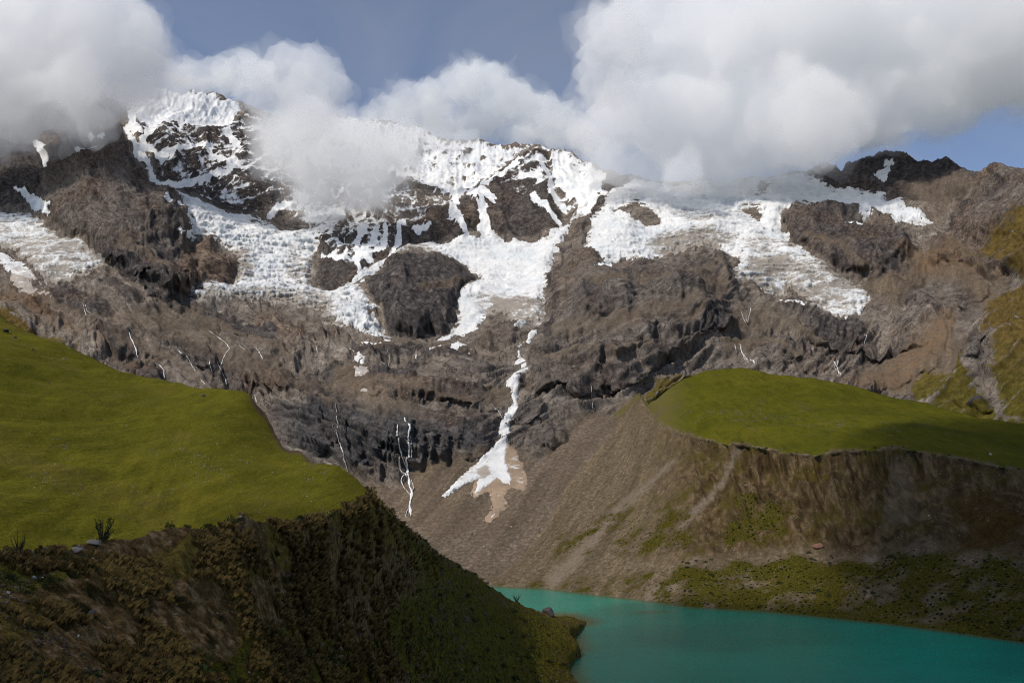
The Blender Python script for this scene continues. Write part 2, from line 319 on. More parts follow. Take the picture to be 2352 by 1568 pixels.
LEDGE = [[(1250, 768), (1330, 752), (1420, 746), (1520, 730), (1600, 702)], [(1240, 832), (1320, 802), (1420, 800), (1500, 790)], [(1300, 642), (1400, 652), (1500, 642), (1640, 612)], [(278, 555), (340, 590), (400, 630), (432, 668)], [(200, 740), (310, 790), (420, 845), (480, 880)], [(460, 720), (560, 765), (680, 820)], [(640, 880), (760, 905), (860, 915)], [(800, 850), (900, 870), (1000, 900), (1100, 930)],
         [(860, 790), (960, 785), (1080, 790)], [(2000, 862), (2080, 842), (2160, 792)], [(2180, 562), (2260, 622), (2335, 692)], [(1740, 700), (1830, 735), (1900, 775)], [(1660, 800), (1760, 790), (1860, 815)], [(900, 650), (970, 668), (1050, 655)], [(1850, 545), (1930, 575), (1990, 620)], [(20, 650), (120, 690), (230, 740)]]
gly = np.zeros(PX.shape); ldg = np.zeros(PX.shape)
for l in GULLY: gly = np.maximum(gly, smooth(-9, 2, line_sd(WX, WY, [(*p, 2.0 + 2.0 * (k % 2)) for k, p in enumerate(l)])))
for l in LEDGE: ldg = np.maximum(ldg, smooth(-9, 3, line_sd(WX, WY, [(*p, 3.0 + 3.0 * (k % 2)) for k, p in enumerate(l)])))
relief += 5.0 * ldg - 7.0 * gly
dark = np.clip(dark + 0.45 * gly, 0, 1.1); scree = np.maximum(scree, 0.75 * ldg * (1 - gly))
lower = smooth(640, 780, PY)                            # the ice-worn lower half
# glacier beds, so that rock noise is calmer there
GL = {}
GL['far_left'] = [(-420, 430), (-200, 470), (0, 482), (30, 496), (71, 491), (104, 513), (134, 538), (185, 556), (202, 568), (228, 583), (249, 597), (232, 607), (202, 627), (161, 634), (118, 635), (97, 634), (77, 620), (54, 597), (30, 573), (0, 566), (-420, 520)]
GL['strip'] = [(-420, 540), (0, 580), (30, 598), (74, 620), (97, 637), (67, 637), (94, 660), (121, 679), (84, 674), (44, 657), (20, 634), (0, 617), (-420, 570)]
GL['icefall'] = [(370, 401), (410, 430), (447, 447), (470, 459), (494, 467), (507, 482), (531, 484), (571, 486), (584, 503), (611, 506), (631, 509), (641, 526), (682, 523), (729, 517), (790, 482), (800, 500), (745, 530), (724, 560), (719, 600), (717, 620), (716, 650), (756, 664), (783, 650), (815, 647), (831, 657), (838, 671), (845, 690), (872, 711), (855, 718), (882, 741), (902, 763), (865, 763), (825, 755), (781, 744), (739, 734), (736, 714), (672, 708), (638, 701), (537, 694), (453, 696), (433, 687), (440, 667), (500, 657), (537, 652), (542, 620), (544, 590), (531, 566), (504, 550), (470, 538), (447, 541), (410, 538), (403, 531), (437, 528), (430, 505), (420, 470), (405, 440)]
GL['center'] = [(783, 642), (811, 635), (848, 615), (878, 598), (915, 575), (949, 561), (979, 551), (1030, 565), (1067, 546), (1093, 555), (1130, 531), (1164, 556), (1181, 543), (1211, 546), (1251, 538), (1268, 523), (1305, 496), (1318, 476), (1332, 459), (1352, 455), (1335, 480), (1312, 497), (1300, 523), (1287, 553), (1264, 590), (1258, 620), (1254, 647), (1249, 677), (1250, 711), (1241, 726), (1218, 728), (1204, 738), (1181, 746), (1177, 728), (1167, 714), (1147, 704), (1120, 708), (1107, 724), (1090, 744), (1067, 756), (1050, 751), (1026, 758), (999, 760), (1016, 744), (1040, 731), (1050, 718), (1046, 687), (1060, 671), (1087, 654), (1107, 637), (1083, 620), (1060, 607), (1016, 597), (989, 587), (942, 581), (915, 593), (892, 607), (865, 625), (838, 645), (815, 650), (783, 652)]
GL['right'] = [(1400, 430), (1379, 469), (1352, 496), (1354, 516), (1347, 540), (1334, 563), (1359, 572), (1382, 588), (1386, 603), (1402, 594), (1436, 590), (1493, 587), (1500, 580), (1537, 568), (1571, 566), (1646, 567), (1673, 583), (1696, 593), (1686, 610), (1696, 620), (1682, 634), (1693, 660), (1720, 660), (1770, 674), (1790, 674), (1790, 687), (1804, 684), (1810, 660), (1841, 671), (1851, 691), (1881, 694), (1908, 704), (1935, 707), (1965, 704), (1995, 691), (2005, 677), (1978, 650), (1948, 637), (1901, 615), (1864, 597), (1844, 573), (1824, 575), (1807, 560), (1814, 543), (1794, 530), (1794, 499), (1814, 482), (1831, 472), (1851, 467), (1874, 474), (1915, 470), (1948, 477), (1968, 487), (1978, 502), (2009, 497), (2039, 501), (2056, 516), (2099, 516), (2140, 509), (2116, 489), (2079, 479), (2072, 450), (2036, 450), (2039, 433), (1985, 428), (1982, 416), (1901, 420), (1891, 413), (1864, 400), (1831, 396), (1760, 402), (1700, 414), (1560, 418), (1460, 412)]
ISLES = [[(1419, 474), (1463, 470), (1517, 494), (1517, 504), (1486, 507), (1449, 487)], [(1737, 433), (1747, 421), (1767, 427), (1757, 447), (1743, 447)], [(1704, 492), (1730, 488), (1748, 500), (1746, 510), (1728, 508)]]
icebed = np.zeros(PX.shape)
for p in GL.values(): icebed = np.maximum(icebed, smooth(-4, 14, poly_sd(PX, PY, p)))
# relief noise: gullies on the upper faces, bowl-shaped strata lower down, crags everywhere
X, Y, Z = fl[:, 0], fl[:, 1], fl[:, 2]
wv = fbm(fl, 260, 3, 0.5, 3)
bowl = Z - 0.0012 * (X - 0.0) ** 2 * 0.35 - np.abs(X + 30) * 0.34 + 46 * wv
strat = ridged(np.c_[X / 150 + wv, Y / 260, bowl / 26], 1.0, 4, 0.55, 11)
gul = ridged(np.c_[X / 75 + 0.6 * wv, Y / 330, Z / 300], 1.0, 5, 0.5, 17)
crag = ridged(fl, 70, 6, 0.55, 23)
fine = fbm(fl, 14, 4, 0.62, 29)
big = fbm(fl, 220, 3, 0.5, 31)
rk = 1 - scree.ravel(); lw = lower.ravel(); ic = icebed.ravel()
flute = ridged(np.c_[X / 15 + 0.5 * wv, Y / 400, Z / 260], 1.0, 3, 0.5, 37)
fl1 = np.zeros(PX.shape)
facet = ridged(fl, 22, 4, 0.6, 27)
strat2 = ridged(np.c_[X / 70 + 1.5 * wv, Y / 110, bowl / 9.5], 1.0, 4, 0.6, 13)
n_ = (18 * big * (1 - 0.75 * scree.ravel()) + (1 - lw) * (1 - 0.7 * ic) * (8 * gul + 4.0 * crag + 2.0 * strat2) + lw * (8.5 * strat + 3.4 * strat2 + 2.0 * crag) * (0.03 + 0.97 * rk) + (1 - 0.5 * ic) * (0.7 * fine + 1.0 * facet) * (0.14 + 0.86 * rk))
atten = smooth(0, 0.02, tt)[:, None] * np.ones(C)[None]
N0 = normals(blur(base, 6))
off = (n_.reshape(PX.shape) * atten)
rdir = ray(PX, PY); rdir /= np.linalg.norm(rdir, axis=-1, keepdims=True)
hor = rdir.copy(); hor[..., 2] *= 0.4
G = base + N0 * off[..., None] - hor * relief[..., None]
mtn_G, mtn_PX, mtn_PY = G, PX, PY
for p in ([(180, 170), (302, 180), (353, 195), (453, 195), (494, 200), (554, 215), (575, 235), (544, 258), (510, 285), (453, 275), (386, 269), (285, 265), (262, 235), (180, 240)], [(640, 262), (770, 255), (960, 280), (1060, 312), (1230, 316), (1330, 350), (1400, 385), (1330, 430), (1262, 390), (1160, 368), (1050, 452), (900, 410), (700, 380), (640, 330)]):
    fl1 = np.maximum(fl1, smooth(-10, 25, poly_sd(PX, PY, p)))
G = G + N0 * (3.2 * flute.reshape(PX.shape) * fl1 * atten)[..., None]
# masks
hp = (off - blur(off, 14))
q2 = np.c_[X / 1.0, Z * 0.9, Y * 0.15]
vein = np.maximum(1 - np.abs(perlin(q2 / 34 + 0.35 * np.c_[wv, wv, wv], 61)) * 2.2, 0.9 - np.abs(perlin(q2 / 15 + 3.1, 63)) * 2.4).reshape(PX.shape)
speck = fbm(q2, 9, 3, .6, 65).reshape(PX.shape)
hpn = hp / (np.std(hp) + 1e-6)
FLUTE1 = [(180, 170), (302, 180), (353, 195), (453, 195), (494, 200), (554, 215), (575, 235), (544, 258), (510, 285), (487, 285), (453, 275), (420, 262), (386, 269), (353, 302), (332, 269), (285, 265), (262, 235), (180, 240)]
FLUTE2 = [(640, 262), (700, 280), (770, 255), (850, 272), (960, 280), (1060, 312), (1230, 316), (1330, 350), (1400, 385), (1370, 455), (1320, 480), (1310, 440), (1262, 390), (1250, 350), (1215, 338), (1160, 368), (1120, 420), (1050, 452), (1000, 440), (960, 420), (900, 410), (820, 400), (700, 380), (640, 330)]
WEB = [(280, 258), (560, 230), (660, 260), (700, 380), (930, 400), (1060, 440), (1110, 420), (1215, 335), (1400, 390), (1330, 470), (1290, 500), (1180, 520), (1000, 540), (900, 560), (800, 640), (700, 560), (640, 470), (560, 480), (470, 455), (390, 410), (330, 340)]
snow = 0.35 * smooth(-30, 40, poly_sd(WX, WY, WEB))
for p, a in ((FLUTE1, .52), (FLUTE2, .52)): snow = np.maximum(snow, a * smooth(-14, 22, poly_sd(WX, WY, p)))
snow *= 1 - 0.55 * smooth(-5, 25, poly_sd(WX, WY, PYRAMID)) * smooth(400, 470, PY)
# snow-filled gullies and ledges
SGUL = [[(1048, 440, 12), (1040, 480, 6), (1055, 520, 5), (1066, 545, 6)], [(1095, 470, 3), (1105, 500, 10), (1118, 540, 9)], [(924, 505, 4), (915, 545, 5), (905, 580, 2)], [(880, 520, 4), (870, 560, 5), (850, 600, 4)], [(856, 515, 4), (845, 570, 5), (820, 610, 3), (812, 640, 4)], [(826, 520, 3), (824, 570, 3), (815, 620, 3)],
        [(1085, 440, 10), (1105, 455, 10), (1130, 465, 5)], [(735, 577, 2), (760, 582, 6), (790, 592, 5)], [(374, 400, 3), (410, 412, 2), (440, 410, 3), (510, 392, 3), (545, 372, 2)], [(285, 290, 3), (330, 360, 3), (375, 405, 4)], [(345, 300, 7), (330, 340, 4), (372, 350, 3), (390, 345, 5)], [(400, 345, 3), (470, 320, 3), (500, 360, 2), (540, 370, 4)], [(520, 300, 8), (550, 345, 3)],
        [(1110, 425, 4), (1160, 400, 5), (1190, 370, 3)], [(1240, 380, 5), (1270, 430, 4), (1300, 470, 4)], [(1200, 410, 3), (1230, 420, 6)], [(1230, 465, 3), (1255, 480, 3), (1275, 500, 5)], [(1390, 395, 4), (1360, 440, 3), (1335, 475, 8)], [(1385, 430, 2), (1350, 470, 4)],
        [(1300, 400, 22), (1330, 430, 22), (1332, 462, 10)], [(86, 320, 2), (90, 345, 4), (91, 378, 2)], [(37, 432, 1), (64, 458, 3), (84, 476, 6), (108, 483, 3)], [(378, 470, 1), (400, 482, 4), (412, 490, 1)], [(620, 490, 5), (650, 470, 8), (690, 450, 8)], [(700, 480, 6), (730, 490, 10), (770, 490, 8)],
        [(210, 315, 4), (225, 322, 3)], [(180, 345, 5), (205, 355, 3)], [(2030, 385, 2), (2052, 372, 3)], [(2022, 405, 3), (2040, 392, 2)], [(1770, 565, 1), (1800, 560, 3)], [(1945, 517, 1), (1975, 511, 3)], [(960, 520, 6), (985, 515, 3)], [(1380, 622, 2), (1400, 600, 3)], [(320, 300, 10), (300, 270, 8)], [(345, 250, 30), (520, 250, 26)]]
for l in SGUL: snow = np.maximum(snow, 0.36 + 0.34 * smooth(-6, 3, line_sd(WX, WY, l)) - 0.36 * (line_sd(WX, WY, l) < -6))
up = np.clip(normals(blur(G, 1))[..., 2], 0, 1)
snowv = snow + (0.12 * (up - 0.45) - 0.03 * hpn + (0.30 * (vein - 0.62) + 0.10 * speck) * smooth(0.62, 0.42, snow) + 0.09 * flute.reshape(PX.shape) * fl1) * (snow > 0.05)
snowv = np.where(snow < 0.03, 0, snowv)
grass = np.zeros(PX.shape)
for p in ([(2130, 1000), (2150, 900), (2190, 860), (2230, 800), (2240, 870), (2300, 960), (2420, 1000)], [(2352, 640), (2280, 680), (2230, 760), (2270, 760), (2310, 800), (2290, 880), (2300, 960), (2420, 1010), (2820, 1000), (2820, 560)], [(2200, 590), (2260, 560), (2352, 490), (2500, 430), (2560, 600), (2352, 640), (2280, 600)],
          [(0, 700), (80, 740), (200, 800), (-420, 760), (-420, 640)], [(2090, 890), (2130, 850), (2200, 860), (2170, 930), (2110, 930)], [(1462, 900), (1500, 864), (1530, 843), (1560, 828), (1590, 838), (1640, 852), (1640, 960), (1500, 990)]):
    grass = np.maximum(grass, smooth(-25, 30, poly_sd(WX, WY, p)))
grass = grass * (0.9 - 0.5 * smooth(0.5, 2.0, hpn))
green = smooth(760, 960, PY)
EARTH = [[(2200, 690), (2180, 800), (2060, 900), (1950, 880), (2040, 840), (2120, 740)], [(2060, 580), (2180, 560), (2240, 620), (2120, 620)], [(0, 640), (60, 660), (170, 740), (350, 850), (300, 840), (120, 740), (0, 690)]]
earth = np.zeros(PX.shape)
for p in EARTH: earth = np.maximum(earth, smooth(-20, 25, poly_sd(WX, WY, p)))
bluish = smooth(-20, 30, poly_sd(WX, WY, [(620, 930), (780, 900), (1000, 940), (1140, 1000), (1100, 1050), (960, 1090), (800, 1080), (660, 1030)]))
# back of the ridge
def with_back(G, n=6, dy=90, dz=70):
    rows = [G[-1] + np.array([0, dy * k, -dz * k]) for k in range(1, n + 1)]
    return np.concatenate([G, np.stack(rows)], 0)
def ext(a, n=6): return np.concatenate([a, np.repeat(a[-1:], n, 0)], 0)

bowlA = (bowl / 40.0).reshape(PX.shape)
m = Mat('massif_rock', 0.92, 0.02)
n1 = m.noise(0.012, 9, 0.62); n2 = m.noise(0.11, 8, 0.68); n3 = m.noise(0.035, 8, 0.62, stretch=(1, 1, 4.5), rot=(0.2, 0.3, 0)); n4 = m.noise(0.5, 5, 0.7)
cmb = m.n.new('ShaderNodeCombineXYZ'); m.link(m.attr('bowl'), cmb.inputs[0]); sp = m.n.new('ShaderNodeSeparateXYZ'); m.link(m.geo.outputs['Position'], sp.inputs[0])
m.link(m.math('MULTIPLY', sp.outputs[0], 0.006), cmb.inputs[1]); m.link(m.math('MULTIPLY', sp.outputs[1], 0.004), cmb.inputs[2])
ns = m.n.new('ShaderNodeTexNoise'); ns.inputs['Scale'].default_value = 3.0; ns.inputs['Detail'].default_value = 9; ns.inputs['Roughness'].default_value = 0.66; ns.inputs['Distortion'].default_value = 0.35; m.link(cmb.outputs[0], ns.inputs['Vector'])
n3 = m.math('ADD', m.math('MULTIPLY', ns.outputs['Fac'], 0.62), m.math('MULTIPLY', n3, 0.38))
rock = m.ramp(n3, [(0.33, (.070, .060, .052)), (0.44, (.150, .126, .105)), (0.54, (.205, .175, .146)), (0.66, (.33, .288, .246))])
darkc = m.ramp(n2, [(0.32, (.024, .022, .024)), (0.5, (.064, .057, .056)), (0.68, (.150, .130, .118))])
warmc = m.ramp(n2, [(0.32, (.060, .038, .027)), (0.5, (.145, .098, .068)), (0.68, (.275, .200, .140))])
dk = m.math('ADD', m.attr('dark'), m.math('MULTIPLY_ADD', n1, 0.7, -0.35))
c = m.mix(m.ss(dk, 0.15, 0.85, 0, 0.95), rock, darkc)
wm = m.math('ADD', m.attr('warm'), m.math('MULTIPLY_ADD', n1, 1.6, -0.8))
c = m.mix(m.ss(wm, 0.25, 0.9, 0, 0.75), c, warmc)
c = m.mix(m.math('MULTIPLY', m.attr('bluish'), 0.55), c, m.ramp(n2, [(0.2, (.030, .034, .040)), (0.55, (.075, .078, .082)), (0.8, (.15, .145, .14))]))
# pale streaks, water stains
st = m.noise(0.09, 7, 0.65, stretch=(1.0, 0.4, 0.12))
c = m.mix(m.ss(st, 0.58, 0.72, 0, 0.40), c, (.26, .225, .19))
c = m.mix(m.ss(st, 0.44, 0.30, 0, 0.6), c, (.020, .018, .017))
nl = m.n.new('ShaderNodeTexNoise'); nl.inputs['Scale'].default_value = 5.5; nl.inputs['Detail'].default_value = 10; nl.inputs['Roughness'].default_value = 0.74; nl.inputs['Distortion'].default_value = 0.6; m.link(cmb.outputs[0], nl.inputs['Vector'])
c = m.mix(1.0, c, m.ramp(nl.outputs['Fac'], [(0.30, (.46, .46, .47)), (0.46, (.86, .86, .87)), (0.54, (1.05, 1.05, 1.05)), (0.70, (1.60, 1.59, 1.57))]), 'MULTIPLY')
crk = m.math('ABSOLUTE', m.math('SUBTRACT', m.noise(0.045, 8, 0.62, dist=0.8), 0.5))
c = m.mix(m.ss(crk, 0.022, 0.004, 0, 0.7), c, (.018, .016, .015))
sk = m.n.new('ShaderNodeCombineXYZ')
m.link(m.math('ADD', m.math('MULTIPLY', sp.outputs[0], .87 * .07), m.math('MULTIPLY', sp.outputs[1], -.49 * .07)), sk.inputs[0]); m.link(m.math('MULTIPLY', sp.outputs[2], .009), sk.inputs[1])
nk = m.n.new('ShaderNodeTexNoise'); nk.inputs['Scale'].default_value = 1.0; nk.inputs['Detail'].default_value = 8; nk.inputs['Roughness'].default_value = 0.72; nk.inputs['Distortion'].default_value = 0.4; m.link(sk.outputs[0], nk.inputs['Vector'])
scr = m.ramp(m.noise(0.3, 8, 0.72), [(0.3, (.062, .047, .034)), (0.5, (.120, .094, .069)), (0.7, (.225, .182, .140))])
scr = m.mix(m.ss(m.noise(0.02, 5, 0.6), 0.4, 0.65, 0, 0.5), scr, (.100, .073, .050))
scr = m.mix(1.0, scr, m.ramp(nk.outputs['Fac'], [(0.3, (.62, .62, .60)), (0.5, (1, 1, 1)), (0.7, (1.45, 1.42, 1.36))]), 'MULTIPLY')
c = m.mix(m.attr('scree'), c, scr)
c = m.mix(m.math('MULTIPLY', m.attr('earth'), m.ss(n2, 0.35, 0.6)), c, (.165, .110, .068))
gv = m.math('ADD', m.attr('grass'), m.math('MULTIPLY_ADD', n2, 1.1, -0.55))
gc = m.mix(m.math('MULTIPLY', m.attr('green'), .75), m.ramp(n2, [(0.35, (.055, .038, .012)), (0.65, (.150, .105, .034))]), m.ramp(n2, [(0.35, (.040, .040, .007)), (0.65, (.105, .094, .018))]))
c = m.mix(m.ss(gv, 0.35, 0.6), c, gc)
c = m.mix(m.ss(n4, 0.3, 0.7), m.mix(1.0, c, (.74, .745, .76), 'MULTIPLY'), m.mix(1.0, c, (1.06, 1.05, 1.04), 'MULTIPLY'))
sv = m.math('ADD', m.attr('snow'), m.math('MULTIPLY_ADD', n2, 0.36, -0.18))
sv = m.math('ADD', sv, m.math('MULTIPLY_ADD', n4, 0.22, -0.11))
c = m.mix(m.ss(sv, 0.37, 0.49), c, m.mix(m.ss(m.noise(0.03, 5, .65), .42, .68), (.76, .755, .745), (.56, .59, .62)))
hb = m.math('ADD', m.math('ADD', n2, m.math('MULTIPLY', n4, 0.35)), m.math('MULTIPLY', nl.outputs['Fac'], 1.3))
hb = m.math('MULTIPLY', hb, m.math('MULTIPLY_ADD', m.attr('scree'), -0.75, 1.0))
m.color(c); m.bump(hb, 2.6, 0.6)
MAT_ROCK = m.m
GB = with_back(G)
massif = mesh_from('mountain', GB, grid_faces(*GB.shape[:2]), MAT_ROCK,
                   {k: ext(v) for k, v in dict(dark=dark, warm=warm, scree=scree, snow=snowv, grass=grass, green=green, earth=earth, bluish=bluish, bowl=bowlA).items()})
tag(massif, 'grey brown rock massif streaked with snow above the turquoise lake', kind='structure')

# ------------------------------------------------------------------ left pasture, right moraine, near hillside
def sheet(name, x0, x1, step, crest, bottom, rows, depth_fn):
    xs = np.arange(x0, x1, step); t = np.linspace(0, 1, rows)
    px = np.repeat(xs[None], rows, 0); py = bottom(xs)[None] + (crest(xs) - bottom(xs))[None] * t[:, None]
    return px, py, t, at(px, py, depth_fn(px, py))

# --- pasture on the left
crP = curve([(-420, 560), (0, 728), (30, 742), (60, 755), (105, 770), (150, 796), (210, 820), (270, 846), (330, 866), (370, 872), (430, 884), (480, 893), (530, 896), (560, 900), (575, 908), (590, 928), (612, 952), (622, 972), (640, 1000), (652, 1022), (665, 1029), (688, 1029), (702, 1048), (715, 1066), (745, 1070), (780, 1071), (795, 1090), (815, 1105), (848, 1134), (880, 1165), (930, 1215)])
boP = curve([(-420, 1345), (0, 1330), (550, 1250), (850, 1200), (930, 1240)])
dP_ = lambda px, py: profile(px, py, [(boP, curve([(-420, 95), (0, 115), (300, 150), (550, 185), (850, 250), (930, 260)])), (crP, curve([(-420, 580), (0, 500), (370, 470), (560, 430), (660, 385), (780, 345), (850, 322), (930, 300)]))])
tpP = TPS([(x, y, d) for x, y, d in ((-320, 600, 580), (0, 728, 505), (370, 872, 470), (560, 905, 432), (660, 1029, 385), (780, 1072, 345), (850, 1135, 322), (930, 1215, 300), (-320, 1345, 98), (0, 1330, 115), (300, 1290, 150), (550, 1250, 185), (850, 1200, 262), (0, 1020, 215), (400, 1060, 270))], 0.004, True)
dP = tpP
px, py, t, B = sheet('p', -240, 925, 2.6, crP, boP, 200, dP); f_ = B.reshape(-1, 3)
o1 = fbm(f_, 90, 3, 0.5, 51) * 2.4 + fbm(f_, 26, 3, .5, 52) * 0.5 + fbm(np.c_[f_[:, 0] / 34, f_[:, 1] / 240, 0 * f_[:, 2] + .4], 1, 3, .55, 58) * 1.8 * smooth(820, 500, px.ravel()) + fbm(np.c_[f_[:, 0] / 9 + f_[:, 1] / 30, f_[:, 1] / 120, f_[:, 2] / 60], 1.0, 4, 0.55, 53) * (0.35 + 0.5 * np.clip(fbm(f_, 70, 2, .5, 54), -.6, .6)) * smooth(640, 380, px.ravel()) + fbm(f_, 5, 3, 0.5, 55) * 0.20
cutP = smooth(0, 1, (py - crP(px)) / 26.0)
o1 = o1.reshape(px.shape)
G = B.copy(); G[..., 2] += o1
brown = smooth(22, 4, np.abs(py - crP(px))) * smooth(565, 585, px) * smooth(735, 700, px)
stony = smooth(0.25, 0.75, fbm(np.c_[f_[:, 0] / 22 + f_[:, 1] / 40, f_[:, 1] / 60, f_[:, 2] * 0], 1.0, 3, 0.6, 57)).reshape(px.shape) * smooth(1010, 1120, py) * smooth(700, 450, px)
stony = np.maximum(stony, 0.9 * smooth(-12, 6, line_sd(px, py, [(230, 1195, 3), (330, 1150, 4), (430, 1110, 3), (520, 1070, 2), (600, 1050, 1)])) * 0.9)
pebble = smooth(-20, 60, poly_sd(px, py, [(0, 640), (0, 735), (160, 800), (280, 850), (380, 880), (280, 800), (120, 700)])) * smooth(28, 0, py - crP(px))
past_G, past_PX, past_PY = G, px, py
def grass_mat(name, warmth=0.0):
    m = Mat(name, 0.95, 0.02)
    a = m.noise(0.012, 6, 0.6); b = m.noise(0.16, 7, 0.7, stretch=(1, .35, 1)); d = m.noise(1.3, 5, 0.75)
    c = m.ramp(a, [(0.3, (.054, .057, .004)), (0.5, (.086, .080, .006)), (0.7, (.114, .096, .009))])
    c = m.mix(m.ss(b, 0.40, 0.68, 0, 0.7), c, (.050, .052, .004))
    stk = m.noise(0.22, 7, 0.68, stretch=(1, .10, .35), dist=.5)
    c = m.mix(m.ss(stk, 0.50, 0.66, 0, 0.6), c, (.052, .050, .006)); c = m.mix(m.ss(stk, 0.46, 0.34, 0, 0.45), c, (.140, .122, .016))
    hol = m.noise(0.035, 6, 0.62, stretch=(1, .5, 1))
    c = m.mix(m.ss(hol, 0.52, 0.66, 0, 0.55), c, (.088, .068, .016))
    c = m.mix(m.ss(d, 0.35, 0.75, 0, 0.55), c, (.165, .150, .020))
    c = m.mix(m.ss(d, 0.45, 0.2, 0, 0.7), c, (.030, .032, .003))
    v = m.voro(0.55); h = m.noise(0.06, 5, 0.6)
    s = m.math('MULTIPLY', m.ss(v, 0.30, 0.20), m.ss(m.math('ADD', h, m.math('MULTIPLY', m.attr('stony'), 0.30)), 0.60, 0.74))
    c = m.mix(s, c, m.ramp(d, [(0.3, (.055, .045, .038)), (0.7, (.21, .185, .165))]))
    c = m.mix(m.math('MULTIPLY', m.attr('brown'), m.ss(b, 0.2, 0.45)), c, m.ramp(d, [(0.3, (.040, .027, .016)), (0.7, (.105, .075, .047))]))
    m.color(c); m.bump(m.math('ADD', m.math('ADD', b, m.math('MULTIPLY', d, 0.5)), stk), 1.0, 0.9); return m.m
MAT_GRASS = grass_mat('pasture_grass')
GB = with_back(G, 5, 14, 16)
tag(mesh_from('terrain_pasture', GB, grid_faces(*GB.shape[:2]), MAT_GRASS, dict(stony=ext(stony, 5), brown=ext(np.maximum(brown, pebble * .8), 5))), 'smooth olive green pasture slope with sheer cut edge below the cliffs', kind='structure')

# --- moraine on the right: scree, wall and grassed back
shY = curve([(1100, 1342), (1150, 1345), (1250, 1350), (1350, 1362), (1470, 1376), (1580, 1392), (1750, 1402), (1870, 1413), (2050, 1432), (2200, 1452), (2352, 1474), (2700, 1530)])
shD = lambda x: water_D(x, shY(x))
crR = curve([(1100, 1300), (1200, 1200), (1300, 1075), (1400, 960), (1440, 928), (1470, 902), (1488, 930), (1505, 926), (1540, 898), (1570, 875), (1600, 859), (1625, 851), (1650, 848), (1700, 845), (1760, 852), (1800, 857), (1880, 866), (1950, 880), (2010, 897), (2060, 910), (2130, 922), (2180, 938), (2250, 953), (2352, 972), (2450, 985), (2700, 1010)])
edR = curve([(1100, 1310), (1200, 1215), (1300, 1095), (1400, 985), (1440, 940), (1470, 912), (1490, 942), (1512, 968), (1540, 984), (1600, 1001), (1640, 1012), (1668, 1023), (1680, 1014), (1700, 1018), (1760, 1030), (1830, 1040), (1870, 1048), (1895, 1040), (1920, 1036), (1970, 1033), (2010, 1033), (2060, 1027), (2085, 1030), (2110, 1036), (2160, 1043), (2250, 1060), (2352, 1082), (2700, 1130)])
edR_ = edR
def edR(x):
    x = np.asarray(x, float); q = np.stack([x.ravel() / 26, 0 * x.ravel() + .3, 0 * x.ravel() + .7], -1)
    j = (perlin(q, 5) * 5.5 + perlin(q * 2.9, 6) * 3.0).reshape(x.shape); return edR_(x) + j * smooth(1480, 1560, x)
baR = curve([(1100, 1335), (1200, 1325), (1300, 1318), (1400, 1312), (1500, 1300), (1600, 1292), (1700, 1285), (1850, 1270), (1990, 1292), (2100, 1262), (2200, 1265), (2352, 1275), (2700, 1300)])
mD = lambda x, y, k=8: mtnD(np.asarray(x, float), np.asarray(y, float)) + k
def crD(x):
    far = np.interp(x, [1470, 1488, 1510, 1560, 1620, 1700, 1800, 1900, 2100, 2352, 2700], [905, 858, 850, 868, 888, 895, 885, 865, 815, 735, 600])
    return np.where(x < 1470, mD(np.minimum(x, 1470), crR(np.minimum(x, 1470)), 6), far)
def edD(x):
    w = smooth(1380, 1480, x); near = np.interp(x, [1400, 1470, 1512, 1540, 1600, 1670, 1870, 2060, 2352, 2700], [930, 900, 800, 760, 705, 660, 610, 590, 520, 410])
    xm = np.minimum(x, 1480); return (1 - w) * mD(xm, edR(xm), 2) + w * near
def baD(x):
    return shD(x) + np.interp(x, [1100, 1200, 1300, 1500, 1700, 1870, 2352, 2700], [6, 14, 25, 42, 55, 62, 60, 50])
_tx = np.arange(1040.0, 2760.0, 1.5)
def table(f):
    v = f(_tx); return lambda x: np.interp(x, _tx, v)
edR, edD, crD, baD, shD = (table(f) for f in (edR, edD, crD, baD, shD))
_sm = lambda f: table(lambda x: sum(f(np.asarray(x, float) + k) for k in (-36, -18, 0, 18, 36)) / 5)
def dR(px, py):
    low = profile(px, py, [(lambda x: shY(x) + 30, lambda x: shD(x) - 6), (shY, lambda x: shD(x)), (baR, baD), (lambda x: edR(x) + 45, lambda x: edD(x) - 5 - (1 - smooth(1540, 1640, x)) * .18 * (edD(x) - baD(x))), (edR, edD), (crR, crD)])
    top = profile(px, py, [(_sm(edR_), _sm(edD)), (_sm(crR), _sm(crD))])
    w = smooth(1500, 1580, px) * (py < edR(px)); return low * (1 - w) + top * w
px, py, t, B = sheet('r', 1100, 2640, 2.4, crR, lambda x: shY(x) + 30, 280, dR); f_ = B.reshape(-1, 3)
above = (py < edR(px))
e_d = py - edR(px)                                             # below the edge: positive
wallm = smooth(0, 8, e_d) * smooth(-10, 40, baR(px) - py)
talus = smooth(-30, 30, py - baR(px) + 18 * (fbm(f_, 40, 3, 0.5, 71)).reshape(px.shape))
shore_fade = smooth(0, 40, shY(px) - py)
u_ = f_[:, 0] / 7 - f_[:, 1] / 40
rill = ridged(np.c_[f_[:, 0] / 9, f_[:, 1] / 60, f_[:, 2] / 120], 1.0, 4, 0.55, 61).reshape(px.shape)
wl_ = smooth(1500, 1750, px)
rmod = smooth(-.5, .6, fbm(f_, 60, 3, .5, 63)).reshape(px.shape)
o_w = rill * (0.35 + 3.0 * wl_) * wallm * (.35 + .9 * rmod) + ridged(f_, 30, 4, 0.5, 65).reshape(px.shape) * 2.5 * wallm * wl_
o_t = (fbm(f_, 26, 5, 0.55, 67) * 2.4).reshape(px.shape) * talus
